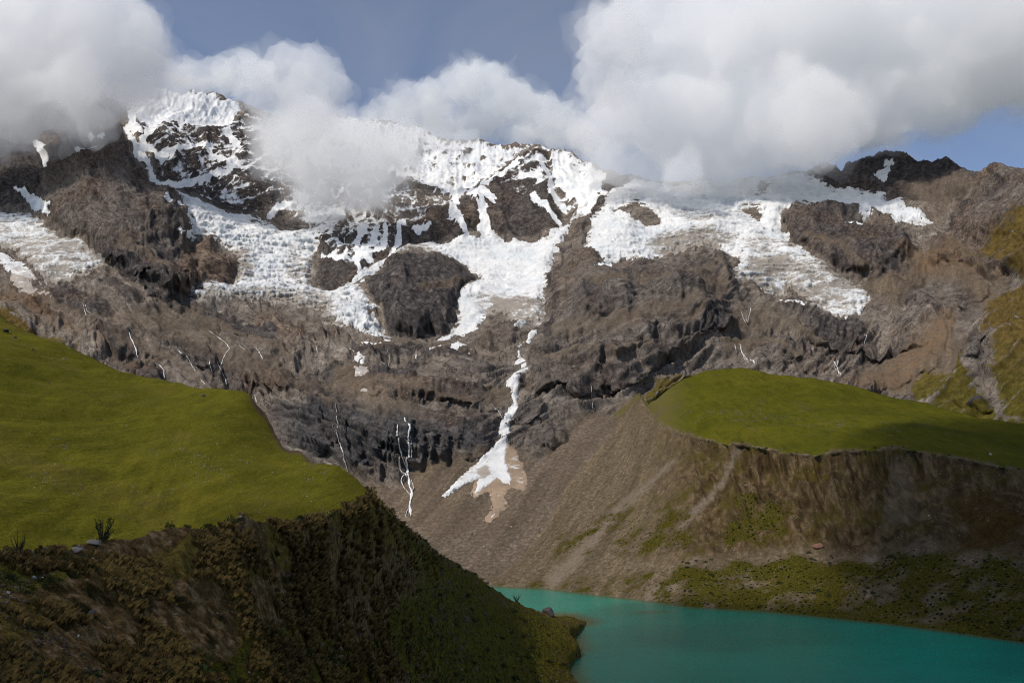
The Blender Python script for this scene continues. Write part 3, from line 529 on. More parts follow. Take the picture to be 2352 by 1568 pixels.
o_g = (fbm(f_, 120, 3, 0.5, 69) * 4.0 + fbm(f_, 34, 3, .5, 68) * 1.3 + fbm(f_, 8, 3, 0.55, 70) * 0.35).reshape(px.shape) * above * smooth(0, 30, -e_d)
o_b = (fbm(f_, 3.2, 2, 0.5, 75) * 0.35).reshape(px.shape)
G = B.copy()
off = (o_w + o_t + o_b) * shore_fade * (~above)
Nn = normals(blur(B, 4))
G += Nn * off[..., None]; G[..., 2] += o_g
# notch (slump) in the wall
sl = poly_sd(px + 4 * (fbm(f_, 12, 3, .5, 77)).reshape(px.shape), py, [(2045, 1050), (2095, 1035), (2105, 1130), (2110, 1190), (2050, 1215), (2010, 1230), (2030, 1150)])
G[..., 1] += 4.0 * smooth(-14, 26, sl)
gully = smooth(-10, 8, line_sd(px, py, [(1535, 1000, 10), (1500, 1060, 14), (1460, 1115, 12), (1440, 1130, 3)]))
G[..., 1] += 4 * gully
cap = smooth(3, -5, e_d + 6 * fbm(f_, 9, 4, .65, 79).reshape(px.shape))
lowdark = smooth(1850, 2350, px)
veg = talus * (0.40 + 0.30 * smooth(1450, 1650, px))
VEGP = [[(1690, 1130), (1760, 1120), (1820, 1150), (1840, 1180), (1780, 1230), (1660, 1260), (1640, 1240)], [(1250, 1255), (1340, 1215), (1420, 1160), (1430, 1175), (1380, 1230), (1310, 1285), (1265, 1275)], [(1540, 1340), (1600, 1320), (1620, 1390), (1540, 1390)]]
vw = fbm(f_, 22, 4, .6, 83).reshape(px.shape)
for p in VEGP: veg = np.maximum(veg, 0.62 * smooth(-30, 34, poly_sd(px + 26 * vw, py + 16 * vw, p)))
veg = np.maximum(veg, 0.46 * wallm * smooth(1300, 1450, px) * smooth(1700, 1560, px) * smooth(1080, 1200, py))
rustv = smooth(2140, 2230, px) * smooth(1100, 1150, py) * smooth(1290, 1250, py)
pale = np.zeros(px.shape)
for l in ([(1545, 1060, 2), (1480, 1120, 5), (1420, 1170, 8), (1370, 1230, 9), (1310, 1300, 12), (1270, 1330, 14)], [(1600, 1280, 3), (1540, 1340, 8), (1500, 1372, 14)], [(1690, 1030, 3), (1660, 1100, 4), (1610, 1160, 4), (1560, 1210, 5)], [(2000, 1290, 14), (1980, 1310, 10)]):
    pale = np.maximum(pale, smooth(-10, 6, line_sd(px + 5 * fbm(f_, 10, 2, .5, 81).reshape(px.shape), py, l)))
pale = np.maximum(pale, 0.4 * smooth(-8, 20, sl))
backg = above * smooth(1600, 1500, px)
stonyR = smooth(-40, 40, poly_sd(px, py, [(1540, 940), (1700, 900), (1950, 940), (2150, 960), (2300, 1040), (2150, 1020), (1950, 1000), (1750, 990), (1600, 980)]))
mor_G, mor_PX, mor_PY = G, px, py
m = Mat('moraine_earth', 0.94, 0.02)
a = m.noise(0.05, 7, 0.65); b = m.noise(0.35, 7, 0.72); d = m.noise(1.1, 5, 0.75); stz = m.noise(0.22, 6, 0.65, stretch=(1, .5, .12))
scr = m.ramp(b, [(0.3, (.058, .042, .026)), (0.5, (.118, .089, .057)), (0.7, (.225, .178, .122))])
wal = m.ramp(stz, [(0.3, (.024, .015, .007)), (0.5, (.074, .050, .025)), (0.68, (.165, .120, .068))])
wal = m.mix(m.ss(a, 0.48, 0.64, 0, .75), wal, (.070, .055, .012))
sp = m.n.new('ShaderNodeSeparateXYZ'); m.link(m.geo.outputs['Position'], sp.inputs[0]); sk = m.n.new('ShaderNodeCombineXYZ')
m.link(m.math('ADD', m.math('MULTIPLY', sp.outputs[0], .87 * .07), m.math('MULTIPLY', sp.outputs[1], -.49 * .07)), sk.inputs[0]); m.link(m.math('MULTIPLY', sp.outputs[2], .009), sk.inputs[1])
nk = m.n.new('ShaderNodeTexNoise'); nk.inputs['Scale'].default_value = 1.0; nk.inputs['Detail'].default_value = 8; nk.inputs['Roughness'].default_value = 0.72; nk.inputs['Distortion'].default_value = 0.4; m.link(sk.outputs[0], nk.inputs['Vector'])
scr = m.mix(1.0, scr, m.ramp(nk.outputs['Fac'], [(0.3, (.60, .60, .58)), (0.5, (1, 1, 1)), (0.7, (1.5, 1.46, 1.38))]), 'MULTIPLY')
c = m.mix(m.attr('wall'), scr, wal)
c = m.mix(m.attr('pale'), c, m.ramp(b, [(0.3, (.120, .092, .066)), (0.7, (.215, .172, .130))]))
c = m.mix(m.math('MULTIPLY', m.attr('rust'), m.ss(a, 0.3, 0.6)), c, m.ramp(b, [(0.3, (.032, .017, .006)), (0.7, (.095, .058, .018))]))
vg = m.math('ADD', m.attr('veg'), m.math('MULTIPLY_ADD', a, 2.0, -1.05))
vg = m.math('ADD', vg, m.math('MULTIPLY_ADD', b, 1.1, -0.55))
vc = m.ramp(d, [(0.3, (.016, .016, .002)), (0.5, (.052, .046, .006)), (0.7, (.125, .100, .022))])
c = m.mix(m.ss(vg, 0.30, 0.62), c, vc)
cl = m.math('ADD', m.voro(0.32), m.math('MULTIPLY_ADD', b, 0.6, -0.3))
c = m.mix(m.math('MULTIPLY', m.ss(cl, 0.34, 0.20), m.ss(m.attr('veg'), 0.2, 0.6)), c, (.010, .015, .003))
sto = m.math('MULTIPLY', m.ss(m.voro(0.75), 0.26, 0.14), m.ss(m.noise(0.13, 4, .6), 0.52, 0.62))
c = m.mix(sto, c, (.26, .225, .19))
ga = m.noise(0.012, 6, 0.6); gb = m.noise(0.12, 7, 0.7)
gc = m.ramp(ga, [(0.3, (.048, .054, .004)), (0.5, (.076, .076, .006)), (0.7, (.106, .092, .009))])
gc = m.mix(m.ss(gb, 0.42, 0.68, 0, .65), gc, (.044, .048, .004)); gc = m.mix(m.ss(d, 0.4, 0.75, 0, .4), gc, (.14, .125, .02))
gk = m.noise(0.16, 7, 0.68, stretch=(1, .25, .5), dist=.6); gc = m.mix(m.ss(gk, 0.50, 0.66, 0, 0.6), gc, (.046, .045, .006)); gc = m.mix(m.ss(gk, .46, .34, 0, .4), gc, (.120, .105, .016))
gst = m.math('MULTIPLY', m.ss(m.voro(0.28), 0.36, 0.22), m.ss(m.math('ADD', m.noise(0.045, 5, .65), m.math('MULTIPLY', m.attr('stony'), 0.16)), 0.62, 0.72))
gc = m.mix(gst, gc, m.ramp(d, [(0.3, (.060, .054, .052)), (0.7, (.170, .152, .145))]))
gc = m.mix(m.attr('backg'), gc, m.mix(m.ss(gb, .4, .65), (.105, .092, .022), (.100, .080, .045)))
c = m.mix(m.attr('cap'), c, gc)
m.color(c); m.bump(m.math('ADD', b, m.math('MULTIPLY', d, 0.5)), 1.4, 0.9)
GB = with_back(G, 5, 40, 36)
tag(mesh_from('terrain_moraine', GB, grid_faces(*GB.shape[:2]), m.m, {k: ext(v, 5) for k, v in dict(wall=wallm * smooth(1420, 1640, px), veg=veg, pale=pale, cap=cap, rust=rustv, stony=stonyR, backg=backg).items()}),
    'moraine ridge with grassy back, eroded brown wall and scree down to the lake', kind='structure')

# --- near hillside
crF = curve([(-420, 1315), (0, 1270), (30, 1262), (110, 1262), (150, 1258), (200, 1246), (230, 1240), (255, 1236), (330, 1228), (345, 1215), (385, 1206), (400, 1208), (450, 1208), (505, 1206), (525, 1195), (548, 1186), (565, 1184), (580, 1192), (600, 1200), (660, 1202), (700, 1192), (740, 1183), (770, 1178), (800, 1160), (830, 1140), (850, 1131), (862, 1138), (880, 1158), (905, 1182), (930, 1204), (960, 1228), (990, 1250), (1020, 1274), (1060, 1298), (1095, 1320), (1130, 1347), (1160, 1366), (1180, 1379), (1210, 1392), (1240, 1404), (1268, 1412), (1290, 1412), (1320, 1418), (1345, 1424), (1360, 1432), (1420, 1462)])
boF = curve([(-420, 1760), (1420, 1760)])
crFD = curve([(-420, 26), (0, 34), (120, 37), (250, 41), (400, 46), (550, 52), (600, 55), (700, 62), (770, 70), (850, 88), (930, 140), (1060, 262), (1130, 330), (1240, 412), (1290, 440), (1345, 466), (1420, 480)])
boFD = curve([(-420, 12), (0, 17), (200, 21), (400, 26), (700, 38), (850, 54), (1000, 92), (1200, 170), (1330, 210), (1420, 250)])
miF = curve([(-420, 1480), (1000, 1480), (1340, 1520), (1420, 1540)])
miFD = curve([(-420, 20), (0, 26), (200, 31), (400, 37), (550, 43), (700, 54), (850, 78), (1000, 150), (1100, 235), (1200, 305), (1300, 350), (1345, 362), (1420, 385)])
_fp = [(x, float(f(x)), float(d(x))) for f, d, st in ((crF, crFD, 120), (miF, miFD, 170), (boF, boFD, 200)) for x in range(-300, 1421, st)]
tpF = TPS(_fp, 0.006, True)
dF = tpF
px, py, t, B = sheet('f', -240, 1420, 2.2, crF, boF, 240, dF); B = blur(B, 3); f_ = B.reshape(-1, 3)
sc = np.clip(B[..., 1] / 60.0, 0.35, 2.6).ravel()
o = fbm(f_, 16, 4, 0.5, 91) * 0.5 * sc + (np.abs(fbm(f_, 2.4, 4, 0.55, 93)) - .3) * 0.55 * np.clip(sc, .5, 2) + fbm(f_, 26, 2, .5, 98) * .9 * smooth(18, 2, B[..., 2].ravel()) + ridged(np.c_[f_[:, 0] / 5 + f_[:, 1] / 9, f_[:, 1] / 40, f_[:, 2] / 20], 1, 3, .5, 95) * 0.35 * np.clip(sc, .5, 1.6)
fadeF = smooth(0, 0.08, t[::-1])[:, None]
o = o.reshape(px.shape) * (0.45 + 0.55 * fadeF)
shorefade = smooth(-1.0, 5.0, B[..., 2]); o *= (0.25 + 0.75 * shorefade)
G = B.copy(); G[..., 2] += o
_sx = np.interp(py, [1400, 1412, 1420, 1426, 1434, 1442, 1455, 1470, 1490, 1500, 1515, 1540, 1568, 1640, 1760], [1290, 1312, 1338, 1352, 1338, 1309, 1313, 1322, 1331, 1309, 1301, 1312, 1326, 1345, 1370]) + 5 * fbm(f_, 14, 3, .6, 96).reshape(px.shape)
inn = np.clip(_sx - px, 0, 400)
G[..., 2] = np.where((px < _sx) & (py > 1395), np.maximum(G[..., 2], .12 + .035 * inn), G[..., 2]) - 10 * smooth(0, 12, px - _sx)
near_G, near_PX, near_PY = G, px, py
GOLD = [[(760, 1185), (850, 1135), (900, 1190), (990, 1270), (1040, 1330), (1000, 1350), (930, 1270), (860, 1230), (780, 1240)], [(600, 1205), (660, 1210), (740, 1300), (780, 1400), (760, 1470), (700, 1400), (660, 1320), (610, 1280)], [(230, 1300), (340, 1260), (430, 1230), (560, 1230), (600, 1300), (560, 1360), (440, 1330), (330, 1340), (250, 1360)], [(0, 1390), (60, 1400), (150, 1370), (180, 1420), (90, 1470), (0, 1500)], [(540, 1380), (580, 1370), (600, 1450), (560, 1480)]]
GREEN = [[(360, 1568), (400, 1490), (520, 1500), (600, 1450), (700, 1420), (760, 1440), (840, 1500), (900, 1600), (360, 1700)], [(0, 1290), (120, 1270), (260, 1280), (240, 1320), (120, 1350), (0, 1370)], [(900, 1190), (960, 1240), (1060, 1310), (1130, 1360), (1080, 1360), (1000, 1310), (920, 1240)], [(1040, 1340), (1180, 1390), (1280, 1420), (1320, 1480), (1300, 1568), (1000, 1600), (850, 1480), (900, 1380)], [(700, 1200), (770, 1180), (840, 1140), (830, 1160), (760, 1195)]]
gold = np.zeros(px.shape); greenn = np.zeros(px.shape)
wx_, wy_ = px + 18 * fbm(f_, 6, 3, .5, 97).reshape(px.shape), py + 14 * fbm(f_, 6, 3, .5, 99).reshape(px.shape)
for p in GOLD: gold = np.maximum(gold, smooth(-14, 16, poly_sd(wx_, wy_, p)))
for p in GREEN: greenn = np.maximum(greenn, smooth(-20, 24, poly_sd(wx_, wy_, p)))
greenn = np.maximum(greenn, 0.65 * smooth(820, 1000, px) * smooth(1220, 1330, py))
pathm = smooth(-5, 3, line_sd(px, py, [(-100, 1390, 6), (0, 1352, 5), (70, 1325, 5), (130, 1300, 4), (170, 1278, 3), (200, 1268, 3)]))
m = Mat('hillside_earth', 0.95, 0.02)
a = m.noise(0.25, 6, 0.65); b = m.noise(1.6, 7, 0.72); d = m.noise(7.0, 5, 0.7); e = m.noise(0.06, 5, .6)
soil = m.ramp(b, [(0.3, (.026, .014, .005)), (0.5, (.125, .076, .030)), (0.68, (.33, .225, .120))])
go = m.ramp(b, [(0.3, (.045, .030, .007)), (0.5, (.130, .092, .022)), (0.7, (.26, .19, .055))])
gr = m.ramp(b, [(0.3, (.022, .021, .003)), (0.5, (.088, .076, .010)), (0.7, (.20, .158, .034))])
fg = m.math('ADD', m.attr('gold'), m.math('MULTIPLY_ADD', a, 1.4, -0.7)); fr = m.math('ADD', m.attr('green'), m.math('MULTIPLY_ADD', a, 1.3, -0.65))
c = m.mix(m.ss(fg, 0.36, 0.65), soil, go); c = m.mix(m.ss(fr, 0.42, 0.70), c, gr)
cl = m.math('ADD', m.voro(0.42), m.math('MULTIPLY_ADD', b, 0.6, -0.3))
c = m.mix(m.math('MULTIPLY', m.ss(cl, 0.35, 0.18), 0.85), c, (.012, .014, .004))
sto = m.math('MULTIPLY', m.ss(m.voro(1.5), 0.30, 0.18), m.ss(e, 0.56, 0.66))
c = m.mix(sto, c, m.ramp(d, [(0.3, (.11, .085, .065)), (0.7, (.30, .245, .195))]))
c = m.mix(m.attr('path'), c, (.12, .095, .045))
m.color(c); m.bump(m.math('ADD', b, m.math('MULTIPLY', d, .3)), 0.35, 0.9)
GB = with_back(G, 6, 5, 5)
tag(mesh_from('terrain_hillside', GB, grid_faces(*GB.shape[:2]), m.m, dict(gold=ext(gold), green=ext(greenn), path=ext(pathm))), 'shaded near hillside of tussock grass, scrub and rubble falling to the lake', kind='structure')

# ------------------------------------------------------------------ lake and ground
m = Mat('glacial_water', 0.10, 0.05)
w1 = m.noise(0.012, 4, 0.6); w2 = m.noise(0.9, 5, 0.65, stretch=(1, 0.45, 1)); w3 = m.noise(0.07, 4, .6, stretch=(.35, 1, 1))
c = m.ramp(w1, [(0.3, (.0008, .170, .126)), (0.7, (.002, .215, .162))])
c = m.mix(m.ss(w3, .5, .75, 0, .25), c, (.001, .120, .092))
c = m.mix(m.math('MULTIPLY', m.attr('shallow'), m.ss(w1, .2, .5, .6, 1.)), c, (.070, .075, .030))
m.color(c); m.bump(w2, 0.22, 0.8)
lx, ly = np.meshgrid(np.linspace(-60, 620, 170), np.linspace(90, 780, 170))
LG = np.stack([lx, ly, np.zeros_like(lx)], -1)
ld = np.stack([lx, ly, np.zeros_like(lx)], -1) - CAM; lf = ld[..., 1] * CT + ld[..., 2] * ST; lpx = VW / 2 + FOC * ld[..., 0] / lf; lpy = VH / 2 - FOC * (ld[..., 2] * CT - ld[..., 1] * ST) / lf
shx = np.interp(lpy, [1400, 1412, 1420, 1426, 1434, 1442, 1455, 1470, 1490, 1500, 1515, 1540, 1568, 1640, 1760], [1290, 1312, 1338, 1352, 1338, 1309, 1313, 1322, 1331, 1309, 1301, 1312, 1326, 1345, 1370])
shal = np.maximum(.9 * smooth(55, -5, lpx - shx) * smooth(1400, 1412, lpy), .9 * smooth(9, 0, lpy - shY(lpx)))
shal = np.maximum(shal, .55 * smooth(1.0, .3, ell(lpx, lpy, 1500, 1405, 70, 5, -2)))
tag(mesh_from('lake', LG, grid_faces(170, 170), m.m, dict(shallow=shal)), 'turquoise glacial lake below the moraine wall', kind='structure')
m = Mat('valley_ground', 0.95, 0.1); m.color(m.ramp(m.noise(0.01, 6), [(0.3, (.06, .055, .02)), (0.7, (.12, .10, .06))]))
gx, gy = np.meshgrid(np.linspace(-9000, 9000, 40), np.linspace(-9000, 9000, 40))
tag(mesh_from('ground', np.stack([gx, gy, np.full_like(gx, -45)], -1), grid_faces(40, 40), m.m), 'valley floor around the lake basin', kind='structure')

# ------------------------------------------------------------------ ice and snow lying on the massif
def msample(fi, fj, A):
    i = np.clip(fi.astype(int), 0, A.shape[0] - 2); j = np.clip(fj.astype(int), 0, A.shape[1] - 2)
    a = (fi - i)[..., None]; b = (fj - j)[..., None]
    return (A[i, j] * (1 - b) + A[i, j + 1] * b) * (1 - a) + (A[i + 1, j] * (1 - b) + A[i + 1, j + 1] * b) * a
def mindex(px, py):
    fj = (px - xs_m[0]) / STEP; t = (py - 1400) / (crestM(px) - 1400); return np.clip(t, 0, 1) * (R - 1), fj

xs_m = mtn_PX[0]
mtn_S = {0: mtn_G, 1: blur(mtn_G, 4), 2: blur(mtn_G, 14)}
def on_mtn(px, py, level=0):
    fi, fj = mindex(np.asarray(px, float), np.asarray(py, float)); return msample(fi, fj, mtn_S[level])
def ice_mat(name, dirt_col, dirtiness, blue=0.0):
    m = Mat(name, 0.65, 0.3)
    a = m.noise(0.05, 7, 0.7); b = m.noise(0.22, 6, 0.7, stretch=(1, 1, 2.2)); e = m.noise(0.012, 4, .6)
    c = m.mix(m.ss(a, .35, .7), (.60, .60, .60), (.74, .735, .72))
    c = m.mix(m.math('MULTIPLY', m.ss(e, .45, .65), blue), c, (.50, .55, .58))
    dv = m.math('ADD', m.attr('dirt'), m.math('MULTIPLY_ADD', b, 1.5, -0.72))
    c = m.mix(m.ss(dv, 0.40, 0.85, 0, dirtiness), c, m.ramp(a, [(.3, tuple(x * .55 for x in dirt_col)), (.7, dirt_col)]))
    m.color(c); m.bump(m.math('ADD', a, b), 3.0, 0.5); return m.m
ICE = ice_mat('glacier_ice', (.27, .225, .175), 0.9, 0.5)
SNOW = ice_mat('old_snow', (.40, .325, .25), 0.85, 0.1)
TAN = ice_mat('dirty_snow', (.34, .245, .165), 1.0, 0.0)
def ice(name, sdf, box, thick, rough, crev, dirt_fn=None, mat=ICE, step=1.75, level=1, edge=9.0, seed=0, wobble=5.0):
    x0, x1, y0, y1 = box
    px, py = np.meshgrid(np.arange(x0, x1, step), np.arange(y1, y0, -step))
    py = np.maximum(py, crestM(px) + 0.5)
    q = np.c_[px.ravel(), py.ravel(), np.zeros(px.size)]
    w1 = fbm(q, 22, 3, .6, seed + 1).reshape(px.shape); w2 = fbm(q, 22, 3, .6, seed + 5).reshape(px.shape)
    w3 = fbm(q, 5, 2, .6, seed + 3).reshape(px.shape)
    s = sdf(px + wobble * w1, py + wobble * w2) + 2.2 * w3 * (1.0 if wobble > 4.5 else .8)
    Bq = on_mtn(px, py, level); fq = Bq.reshape(-1, 3)
    band = ridged(np.c_[fq[:, 0] / 55, fq[:, 1] / 40, fq[:, 2] / 14], 1.0, 4, .55, seed + 9).reshape(px.shape)
    lump = fbm(fq, 34, 5, .58, seed + 13).reshape(px.shape)
    ser = ridged(np.c_[fq[:, 0] / 20, fq[:, 1] / 26, fq[:, 2] / 9], 1.0, 3, .55, seed + 17).reshape(px.shape)
    h = thick * smooth(-2, edge * 2.2, s) + (crev * band + .55 * crev * ser + rough * .55 * lump) * smooth(0, edge, s) - (5.0 if mat is ICE else 2.6) * smooth(1.5, -3, s)
    r = ray(px, py); r /= np.linalg.norm(r, axis=-1, keepdims=True); r[..., 2] *= .5; r[..., 2] -= .25
    V = Bq - r * h[..., None]
    dirt = -0.13 * (band - band.mean()) / (band.std() + 1e-6) - 0.10 * (ser - ser.mean()) / (ser.std() + 1e-6) + 0.14 + (0.38 * smooth(13, 0, s) if mat is ICE else .22 * smooth(7, 0, s) - .1)
    if dirt_fn is not None: dirt = dirt + dirt_fn(px, py)
    k = s > -4; kf = k[:-1, :-1] | k[1:, 1:] | k[:-1, 1:] | k[1:, :-1]
    VV, FF, AA = compact(V.reshape(-1, 3), grid_faces(*px.shape, keep=kf), dict(dirt=dirt))
    return mesh_from(name, VV, FF, mat, AA)
def psd(poly, holes=()):
    def f(x, y):
        s = poly_sd(x, y, poly)
        for h in holes: s = np.minimum(s, -poly_sd(x, y, h))
        return s
    return f
def bx(poly, m=14):
    a = np.array(poly); return (max(a[:, 0].min() - m, -230), min(a[:, 0].max() + m, 2580), a[:, 1].min() - m, a[:, 1].max() + m)
spot = lambda x, y, cx_, cy_, rx, ry, a: a * smooth(1.2, 0.5, ell(x, y, cx_, cy_, rx, ry))
tag(ice('glacier', psd(GL['far_left']), bx(GL['far_left']), 7, 4, 3.5, lambda x, y: 0.30 + 0.25 * smooth(510, 560, y), seed=1), 'grey streaked glacier tongue at the far left under the dark rock wall', 'glacier')
tag(ice('snowfield', psd(GL['strip']), bx(GL['strip']), 3, 1, .5, lambda x, y: 0.1 + .8 * smooth(600, 650, y), SNOW, seed=2), 'narrow beige snow strip under the far left glacier tongue', 'snowfield')
tag(ice('glacier', psd(GL['icefall']), bx(GL['icefall']), 9, 3.5, 6, lambda x, y: spot(x, y, 690, 610, 45, 55, .42) + spot(x, y, 560, 600, 34, 50, .55) + .6 * smooth(655, 700, y) * smooth(800, 740, x) + .1 * smooth(560, 660, y), seed=3), 'broken white icefall pouring between the tall buttress and the central rock wedge', 'glacier')
tag(ice('glacier', psd(GL['center']), bx(GL['center']), 9, 4.5, 3.4, lambda x, y: spot(x, y, 1190, 705, 70, 34, .7) + spot(x, y, 950, 577, 80, 16, .5) + spot(x, y, 1120, 690, 50, 22, .4), seed=4), 'smooth central glacier curling over and around the dark rounded rock mound', 'glacier')
tag(ice('glacier', psd(GL['right'], ISLES), bx(GL['right']), 10, 4.5, 4.5, lambda x, y: spot(x, y, 1590, 548, 110, 26, .75) + spot(x, y, 1850, 650, 190, 60, .58) + spot(x, y, 1760, 590, 70, 55, .4) + spot(x, y, 1620, 495, 90, 28, .35), seed=5), 'wide crevassed icefield with a dirty hanging tongue on the right side of the massif', 'glacier')
# patches of old snow lower down
RUN = [(1243, 738, 2), (1225, 752, 4), (1213, 765, 6), (1200, 778, 7), (1189, 792, 9), (1191, 801, 3), (1190, 812, 2), (1193, 822, 10), (1202, 830, 7), (1200, 840, 2), (1203, 851, 11), (1190, 868, 9), (1176, 885, 12), (1183, 896, 8), (1180, 910, 9), (1185, 925, 4), (1180, 940, 11), (1170, 955, 10), (1160, 975, 12), (1158, 990, 14)]
tag(ice('snow_gully', lambda x, y: line_sd(x, y, RUN), (1130, 1262, 725, 1015), 2.4, .8, 0.5, lambda x, y: .10 + 0 * x, SNOW, 1.3, seed=6, edge=3, wobble=4), 'zigzag ribbon of snow running down the gully to the fan', 'snow gully')
CONE = [(1150, 1006), (1130, 1028), (1108, 1050), (1082, 1076), (1052, 1104), (1014, 1144), (1024, 1147), (1052, 1128), (1076, 1112), (1100, 1104), (1088, 1138), (1100, 1136), (1124, 1118), (1142, 1106), (1156, 1118), (1170, 1118), (1178, 1106), (1172, 1085), (1164, 1060), (1166, 1030), (1166, 1006)]
TANP = [(1160, 1012), (1184, 1036), (1200, 1070), (1213, 1104), (1208, 1128), (1194, 1132), (1180, 1122), (1168, 1128), (1158, 1140), (1170, 1163), (1152, 1184), (1124, 1206), (1115, 1197), (1128, 1160), (1124, 1132), (1098, 1148), (1080, 1146), (1090, 1112), (1110, 1085), (1140, 1060), (1150, 1030)]
cone = bpy.data.objects.new('avalanche_cone', None); COL.objects.link(cone)
tag(cone, 'fan shaped avalanche cone of white and tan snow above the scree bowl', 'avalanche cone')
o = ice('dirty_snow', psd(TANP), bx(TANP, 20), 1.2, .5, 0.3, lambda x, y: .95 + 0 * x, TAN, 1.3, seed=8, edge=5, wobble=6); o.parent = cone; o['label'] = 'tan debris covered snow of the fan'
o = ice('white_snow', psd(CONE), bx(CONE, 20), 2.2, .7, 0.5, lambda x, y: 0.16 + spot(x, y, 1112, 1088, 16, 16, .6) + .5 * smooth(.25, .6, fbm(np.c_[np.degrees(np.arctan2(x - 1158, y - 1000)).ravel() / 7.0, y.ravel() / 70, 0 * x.ravel()], 1, 3, .6, 77).reshape(x.shape)) * smooth(1040, 1080, y), SNOW, 1.3, seed=9, edge=3, wobble=2.5); o.parent = cone; o['label'] = 'clean white snow of the fan'
PATCH = [([(821, 786), (836, 774), (853, 783), (833, 797), (825, 806)], 'small snow wedge directly below the icefall snout', -.2), ([(862, 785), (885, 767), (895, 770), (903, 784)], 'triangular snow patch under the tip of the icefall', -.2),
         ([(811, 812), (825, 806), (838, 818), (831, 830), (818, 820)], 'white snow scrap above the tan snow block', -.2), ([(811, 839), (845, 838), (851, 859), (816, 861)], 'squarish tan snow patch on the gravel fan', .7), ([(823, 889), (841, 885), (848, 897)], 'faint tan snow sliver under the square patch', .8),
         ([(977, 798), (1013, 780), (1004, 768), (1030, 764), (1034, 773), (1050, 764), (1081, 791), (1036, 790), (1030, 785), (996, 796)], 'twin peaked snow patch below the dark mound', -.2), ([(946, 823), (972, 809), (975, 817), (956, 824)], 'thin slanted snow sliver on the rock shelf', .1),
         ([(1147, 791), (1172, 782), (1172, 793)], 'tiny snow patch left of the snow gully', 0), ([(872, 825), (890, 824), (890, 831)], 'tiny pinkish snow dot on the dark ledge', .3), ([(1788, 690), (1830, 686), (1850, 692), (1800, 694)], 'thin snow strip under the hanging ice tongue', .1),
         ([(1125, 1196), (1140, 1190), (1136, 1178)], 'white scrap at the foot of the fan', -.3), ([(808, 797), (822, 788), (820, 800)], 'little snow flake beside the wedge under the icefall', 0)]
for i, (p, lab, d0) in enumerate(PATCH):
    tag(ice('snow_patch', psd(p), bx(p, 8), 3.0, .6, .3, (lambda d0: lambda x, y: d0 + 0 * x)(d0), SNOW, 1.2, seed=20 + i, edge=4, wobble=3), lab, 'snow patch', 'old snow patches below the glaciers')

# ------------------------------------------------------------------ waterfalls
m = Mat('white_water', 0.5, 0.4); m.color(m.mix(m.noise(0.5, 4), (.52, .52, .52), (.84, .84, .84))); WATER = m.m
def fall(strands, label, width=1.0, seed=0):
    V, F = [], []
    for q, (pts, w) in enumerate(strands):
        a = np.array(pts, float); L = np.r_[0, np.cumsum(np.hypot(*np.diff(a, axis=0).T))]
        n = max(6, int(L[-1] / 2.5)); s = np.linspace(0, L[-1], n)
        x = np.interp(s, L, a[:, 0]); y = np.interp(s, L, a[:, 1])
        jx = perlin(np.c_[s / 17, s * 0 + q * 3.7, s * 0 + seed + .5], 3) * 3.0 + perlin(np.c_[s / 5, s * 0 + q, s * 0 + seed + .5], 4) * 1.8
        hw = .95 * w * width * (0.42 + 0.95 * np.abs(perlin(np.c_[s / 9, s * 0 + 9 + q, s * 0 + seed + .5], 5))) * np.clip(np.minimum(s, L[-1] - s) / 6 + .25, 0, 1)
        x = x + jx; r = ray(x, y); r /= np.linalg.norm(r, axis=-1, keepdims=True)
        for k, (dx, lift) in enumerate(((-1, 0.0), (0, 1.4), (1, 0.0))):
            P = on_mtn(x + dx * hw, y, 1); V.append(P - r * (1.3 + lift))
        b = sum(len(v) for v in V[:-3])
        i = np.arange(n - 1)
        for k in (0, 1):
            F.append(np.stack([b + k * n + i, b + (k + 1) * n + i, b + (k + 1) * n + i + 1, b + k * n + i + 1], -1))
    return tag(mesh_from('waterfall', np.concatenate(V), np.concatenate(F), WATER), label, 'waterfall', 'meltwater falls on the rock face')
fall([([(924, 935), (933, 955), (943, 978), (938, 1008), (942, 1036), (939, 1066), (936, 1086), (941, 1108), (945, 1132), (941, 1158), (945, 1184)], 1.9), ([(909, 958), (907, 985), (917, 1014), (920, 1046), (918, 1066), (926, 1088), (937, 1102)], 1.3),
      ([(921, 1052), (930, 1068), (937, 1084)], .7), ([(928, 1096), (922, 1112), (934, 1128), (944, 1140)], .8), ([(942, 1000), (948, 1030), (944, 1060)], .6), ([(945, 1105), (951, 1122), (944, 1142)], .7), ([(942, 1160), (937, 1172), (935, 1187)], .7)], 'double strand waterfall down the dark cliff above the scree bowl', 1.7, 1)
fall([([(768, 915), (771, 945), (771, 985), (779, 1015), (786, 1040), (793, 1074)], 1.2), ([(760, 960), (768, 985), (774, 1000)], .5)], 'thin dark cliff waterfall left of the double waterfall', 1.0, 2)
fall([([(290, 767), (303, 783), (314, 806)], 1.8)], 'short bright cascade above the pasture, upper left', 1.0, 3)
fall([([(340, 826), (365, 838), (377, 850), (379, 866)], 1.5)], 'short cascade ending at the pasture crest', 1.0, 4)
fall([([(407, 803), (420, 818), (440, 836), (450, 853)], 1.1), ([(463, 866), (470, 878)], .9)], 'thin slanting stream above the middle of the pasture crest', 1.0, 5)
fall([([(476, 755), (498, 772), (522, 795), (528, 802), (510, 818), (506, 828)], 1.2)], 'bent stream high on the slabs above the pasture', 1.0, 6)
fall([([(480, 820), (482, 832), (490, 850)], 1.0)], 'short thread of water left of the slab stream pair', 1.0, 7)
fall([([(499, 823), (508, 843), (521, 866)], 1.3)], 'longer thread of water right of the slab stream pair', 1.0, 8)
fall([([(189, 698), (196, 715), (202, 728)], 1.0), ([(196, 700), (200, 715), (207, 724)], .8)], 'tiny forked cascade below the far left glacier', 1.0, 9)
